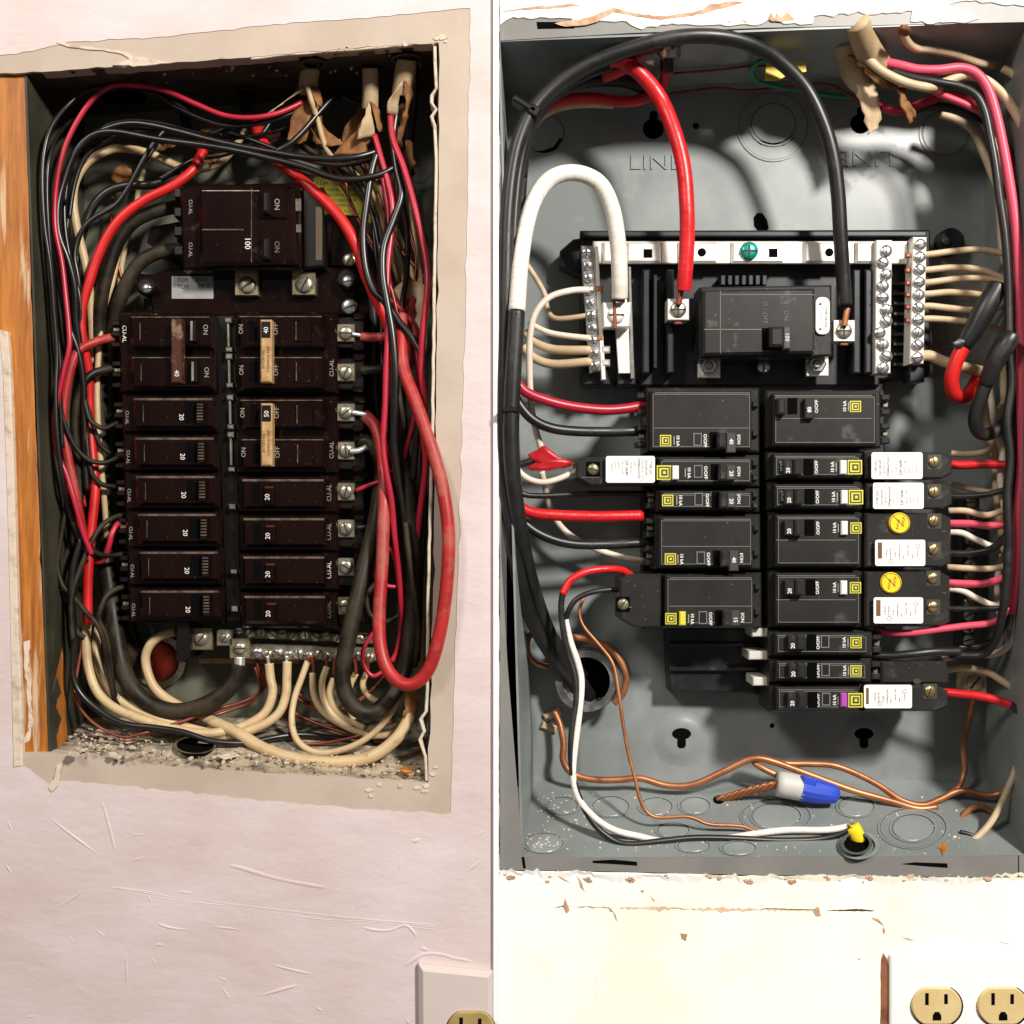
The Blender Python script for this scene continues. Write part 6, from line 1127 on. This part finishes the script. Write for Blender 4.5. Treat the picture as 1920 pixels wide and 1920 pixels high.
for i, (lab, m, r, pts) in enumerate((
    ('bright red taped wire into the upper stickered right breaker', 'red_tape', 8.5, [(1776, 870, -112), (1800, 872, -100), (1850, 870, -84), (1890, 872, -70)]),
    ('tan wire just above the bright red taped one', 'tan_wire', 6.5, [(1784, 850, -150), (1810, 852, -140), (1846, 848, -130), (1872, 832, -120), (1884, 800, -110), (1876, 760, -100)]),
    ('black wire into the lower stickered right breaker', K, 6, [(1776, 930, -112), (1800, 931, -104), (1846, 928, -86), (1892, 916, -60)]),
    ('tan wire sloping right of the lower stickered breaker', 'tan_wire', 6, [(1784, 908, -150), (1830, 918, -140), (1880, 926, -110)]),
    ('tan wire above the upper pink lead', 'tan_wire', 6.5, [(1778, 958, -112), (1810, 958, -100), (1850, 966, -86), (1892, 952, -64)]),
    ('upper pink lead, beside upper yellow button breaker', 'pink_wire', 7.5, [(1778, 982, -106), (1820, 982, -92), (1850, 986, -80), (1895, 983, -60)]),
    ('pale lead below the upper pink lead', 'white_wire', 6.5, [(1778, 998, -112), (1804, 1000, -102), (1830, 1012, -92), (1862, 1024, -84), (1886, 1012, -70)]),
    ('black lead curving up into the bundle beside upper yellow button breaker', K, 7, [(1776, 1037, -110), (1810, 1037, -98), (1850, 1032, -82), (1876, 1018, -64), (1890, 1000, -50)]),
    ('tan wire between the two pink leads', 'tan_wire', 6.5, [(1776, 1063, -112), (1820, 1066, -96), (1860, 1066, -84), (1894, 1058, -66)]),
    ('lower pink lead, beside lower yellow button breaker', 'pink_wire', 7.5, [(1776, 1093, -106), (1820, 1095, -92), (1850, 1094, -80), (1880, 1084, -64), (1896, 1074, -54)]),
    ('pale lead below the lower pink lead', 'white_wire', 6.5, [(1776, 1104, -112), (1804, 1108, -102), (1832, 1122, -92), (1860, 1134, -82), (1892, 1134, -66)]),
    ('black lead into the lower yellow button breaker', K, 6.5, [(1774, 1142, -110), (1820, 1142, -94), (1870, 1140, -76), (1900, 1136, -60)]),
    ('long pink wire passing under the right double breakers', 'pink_wire', 7, [(1640, 1178, -120), (1666, 1186, -104), (1710, 1187, -92), (1760, 1180, -84), (1810, 1174, -76), (1850, 1170, -66), (1876, 1160, -54), (1888, 1138, -44)]),
    ('thick black wire into the short right breaker', K, 8.5, [(1636, 1228, -116), (1670, 1230, -102), (1710, 1226, -94), (1750, 1222, -94), (1800, 1222, -104)]),
    ('pale wire curving up to the right edge above the ground lug', 'white_wire', 7, [(1768, 1236, -130), (1790, 1230, -124), (1840, 1228, -114), (1876, 1222, -100), (1900, 1198, -84), (1908, 1160, -70), (1916, 1130, -60)]),
    ('tan wire passing over the ground lug to the right edge', 'tan_wire', 7, [(1776, 1256, -150), (1810, 1252, -140), (1850, 1260, -126), (1884, 1280, -108), (1926, 1310, -84)]),
    ('tan wire hanging straight behind the right branch leads', 'tan_wire', 7.5, [(1886, 740, -110), (1874, 790, -116), (1868, 850, -120), (1868, 910, -120), (1874, 970, -116), (1882, 1020, -112), (1890, 1070, -104)]),
    ('tan wire looping behind the black hook at right', 'tan_wire', 7, [(1850, 690, -150), (1840, 740, -150), (1846, 790, -146), (1862, 830, -140), (1890, 820, -120), (1908, 780, -100)]),
    ('tan wire falling at the right edge to the floor of the grey panel', 'tan_wire', 6.5, [(1922, 1370, -80), (1912, 1420, -76), (1890, 1480, -72), (1862, 1536, -66), (1830, 1572, -60), (1798, 1590, -58)]))):
    wire('branch_wire', lab, m, r, pts, GR)
wire2('branch_wire', 'red taped wire turning black right of the purple tab breaker', [('red_sleeve', 'red_tape', 8.5, [(1766, 1298, -108), (1800, 1301, -96), (1840, 1306, -84), (1880, 1316, -72), (1896, 1322, -66)]), ('insulation', K, 7, [(1892, 1320, -67), (1912, 1336, -58), (1926, 1360, -50)])], GR)
gw = wire('green_wire', 'green wire curled at the back near the top of grey panel', 'green_wire', 5, [(1470, 118, -84), (1440, 112, -84), (1418, 118, -90), (1408, 134, -110), (1418, 150, -150), (1444, 160, -190), (1500, 170, -210), (1560, 180, -220), (1600, 182, -220)], GR)
prism('yellow_tag', [(1438, 108), (1470, 116), (1510, 116), (1512, 134), (1478, 140), (1460, 150), (1434, 150)], D(-88), -3, 0, M['yellow_tape'], None, label='yellow tag on the green wire at the top of grey panel', cat='tag')
wire('copper_wire', 'upper thin copper wire crossing at the top of grey panel', 'copper_dark', 2.6, [(1262, 138, -130), (1310, 134, -126), (1360, 130, -120), (1410, 124, -112), (1470, 124, -120)], GR)
wire('copper_wire', 'lower thin copper wire crossing at the top of grey panel', 'copper_dark', 3, [(1254, 176, -220), (1300, 170, -214), (1350, 165, -206), (1400, 170, -206), (1480, 162, -196), (1550, 158, -190), (1610, 190, -210)], GR)
wire('black_wire', 'black wire strands lying in the lower right corner of grey panel', K, 4.5, [(1800, 1560, -70), (1822, 1566, -64), (1850, 1584, -56), (1872, 1600, -46)], GR)
wire('white_wire', 'pale wire strand lying in the lower right corner of grey panel', 'white_wire', 6, [(1786, 1570, -64), (1800, 1584, -56), (1816, 1600, -46)], GR)
wire('tan_wire', 'brown cable loop faint in the lower right corner of grey panel', 'kraft', 6, [(1798, 1548, -120), (1810, 1524, -130), (1836, 1512, -134), (1862, 1526, -126), (1870, 1550, -110)], GR)
prism('rust_scrap', ragged([(1758, 1588), (1772, 1578), (1776, 1592), (1768, 1602)], 1, 5, 88, True), RF, 0, 3, M['wood'], br, bev=1)

for lab, m, r, pts in (
    ('grey black wire doubling the front bundle wire, upper right', K, 7, [(1880, 250, -60), (1890, 320, -54), (1898, 420, -50), (1900, 540, -50), (1902, 660, -50), (1904, 780, -52), (1900, 900, -54), (1902, 1000, -56), (1898, 1100, -62)]),
    ('cream wire half hidden at the right edge beside the taped ends', 'tan_wire', 7, [(1912, 470, -70), (1898, 540, -90), (1892, 600, -96), (1900, 680, -90), (1908, 760, -86), (1904, 840, -86), (1896, 900, -92), (1906, 980, -90)]),
    ('tan wire slanting down behind the black hook', 'tan_wire', 7, [(1870, 640, -130), (1860, 690, -134), (1850, 740, -140), (1848, 790, -146), (1862, 840, -150), (1866, 880, -150)]),
    ('second tan wire slanting behind the black hook, nearer the edge', 'tan_wire', 7, [(1884, 660, -120), (1880, 720, -126), (1886, 780, -130), (1896, 850, -130), (1908, 930, -124), (1914, 1000, -110)]),
    ('dark wire sagging below the long pink wire at right', K, 6, [(1894, 1100, -70), (1886, 1160, -90), (1868, 1196, -110), (1836, 1212, -120), (1796, 1214, -124)]),
    ('dark red wire low at the right edge of grey panel', 'pink_wire', 8, [(1912, 960, -60), (1908, 1030, -66), (1902, 1080, -76), (1896, 1120, -90)])):
    wire('bundle_wire', lab, m, r, pts, 'wires of the right bundle in the grey panel')

for lab, m, r, pts in (
    ('pale wire sloping behind the black bundle wire above screw bar', 'tan_wire', 7, [(1830, 228, -180), (1850, 270, -176), (1866, 330, -168), (1874, 400, -160), (1878, 460, -150), (1884, 500, -140)]),
    ('grey white wire hanging between taped ends and branch leads', 'white_wire', 6.5, [(1852, 700, -110), (1858, 750, -104), (1866, 800, -100), (1880, 850, -94), (1876, 900, -90), (1884, 960, -86)]),
    ('grey white wire low behind the long pink wire', 'white_wire', 6, [(1880, 1040, -120), (1870, 1090, -124), (1874, 1150, -124), (1890, 1200, -116), (1900, 1250, -106)])):
    wire('bundle_wire', lab, m, r, pts, 'wires of the right bundle in the grey panel')
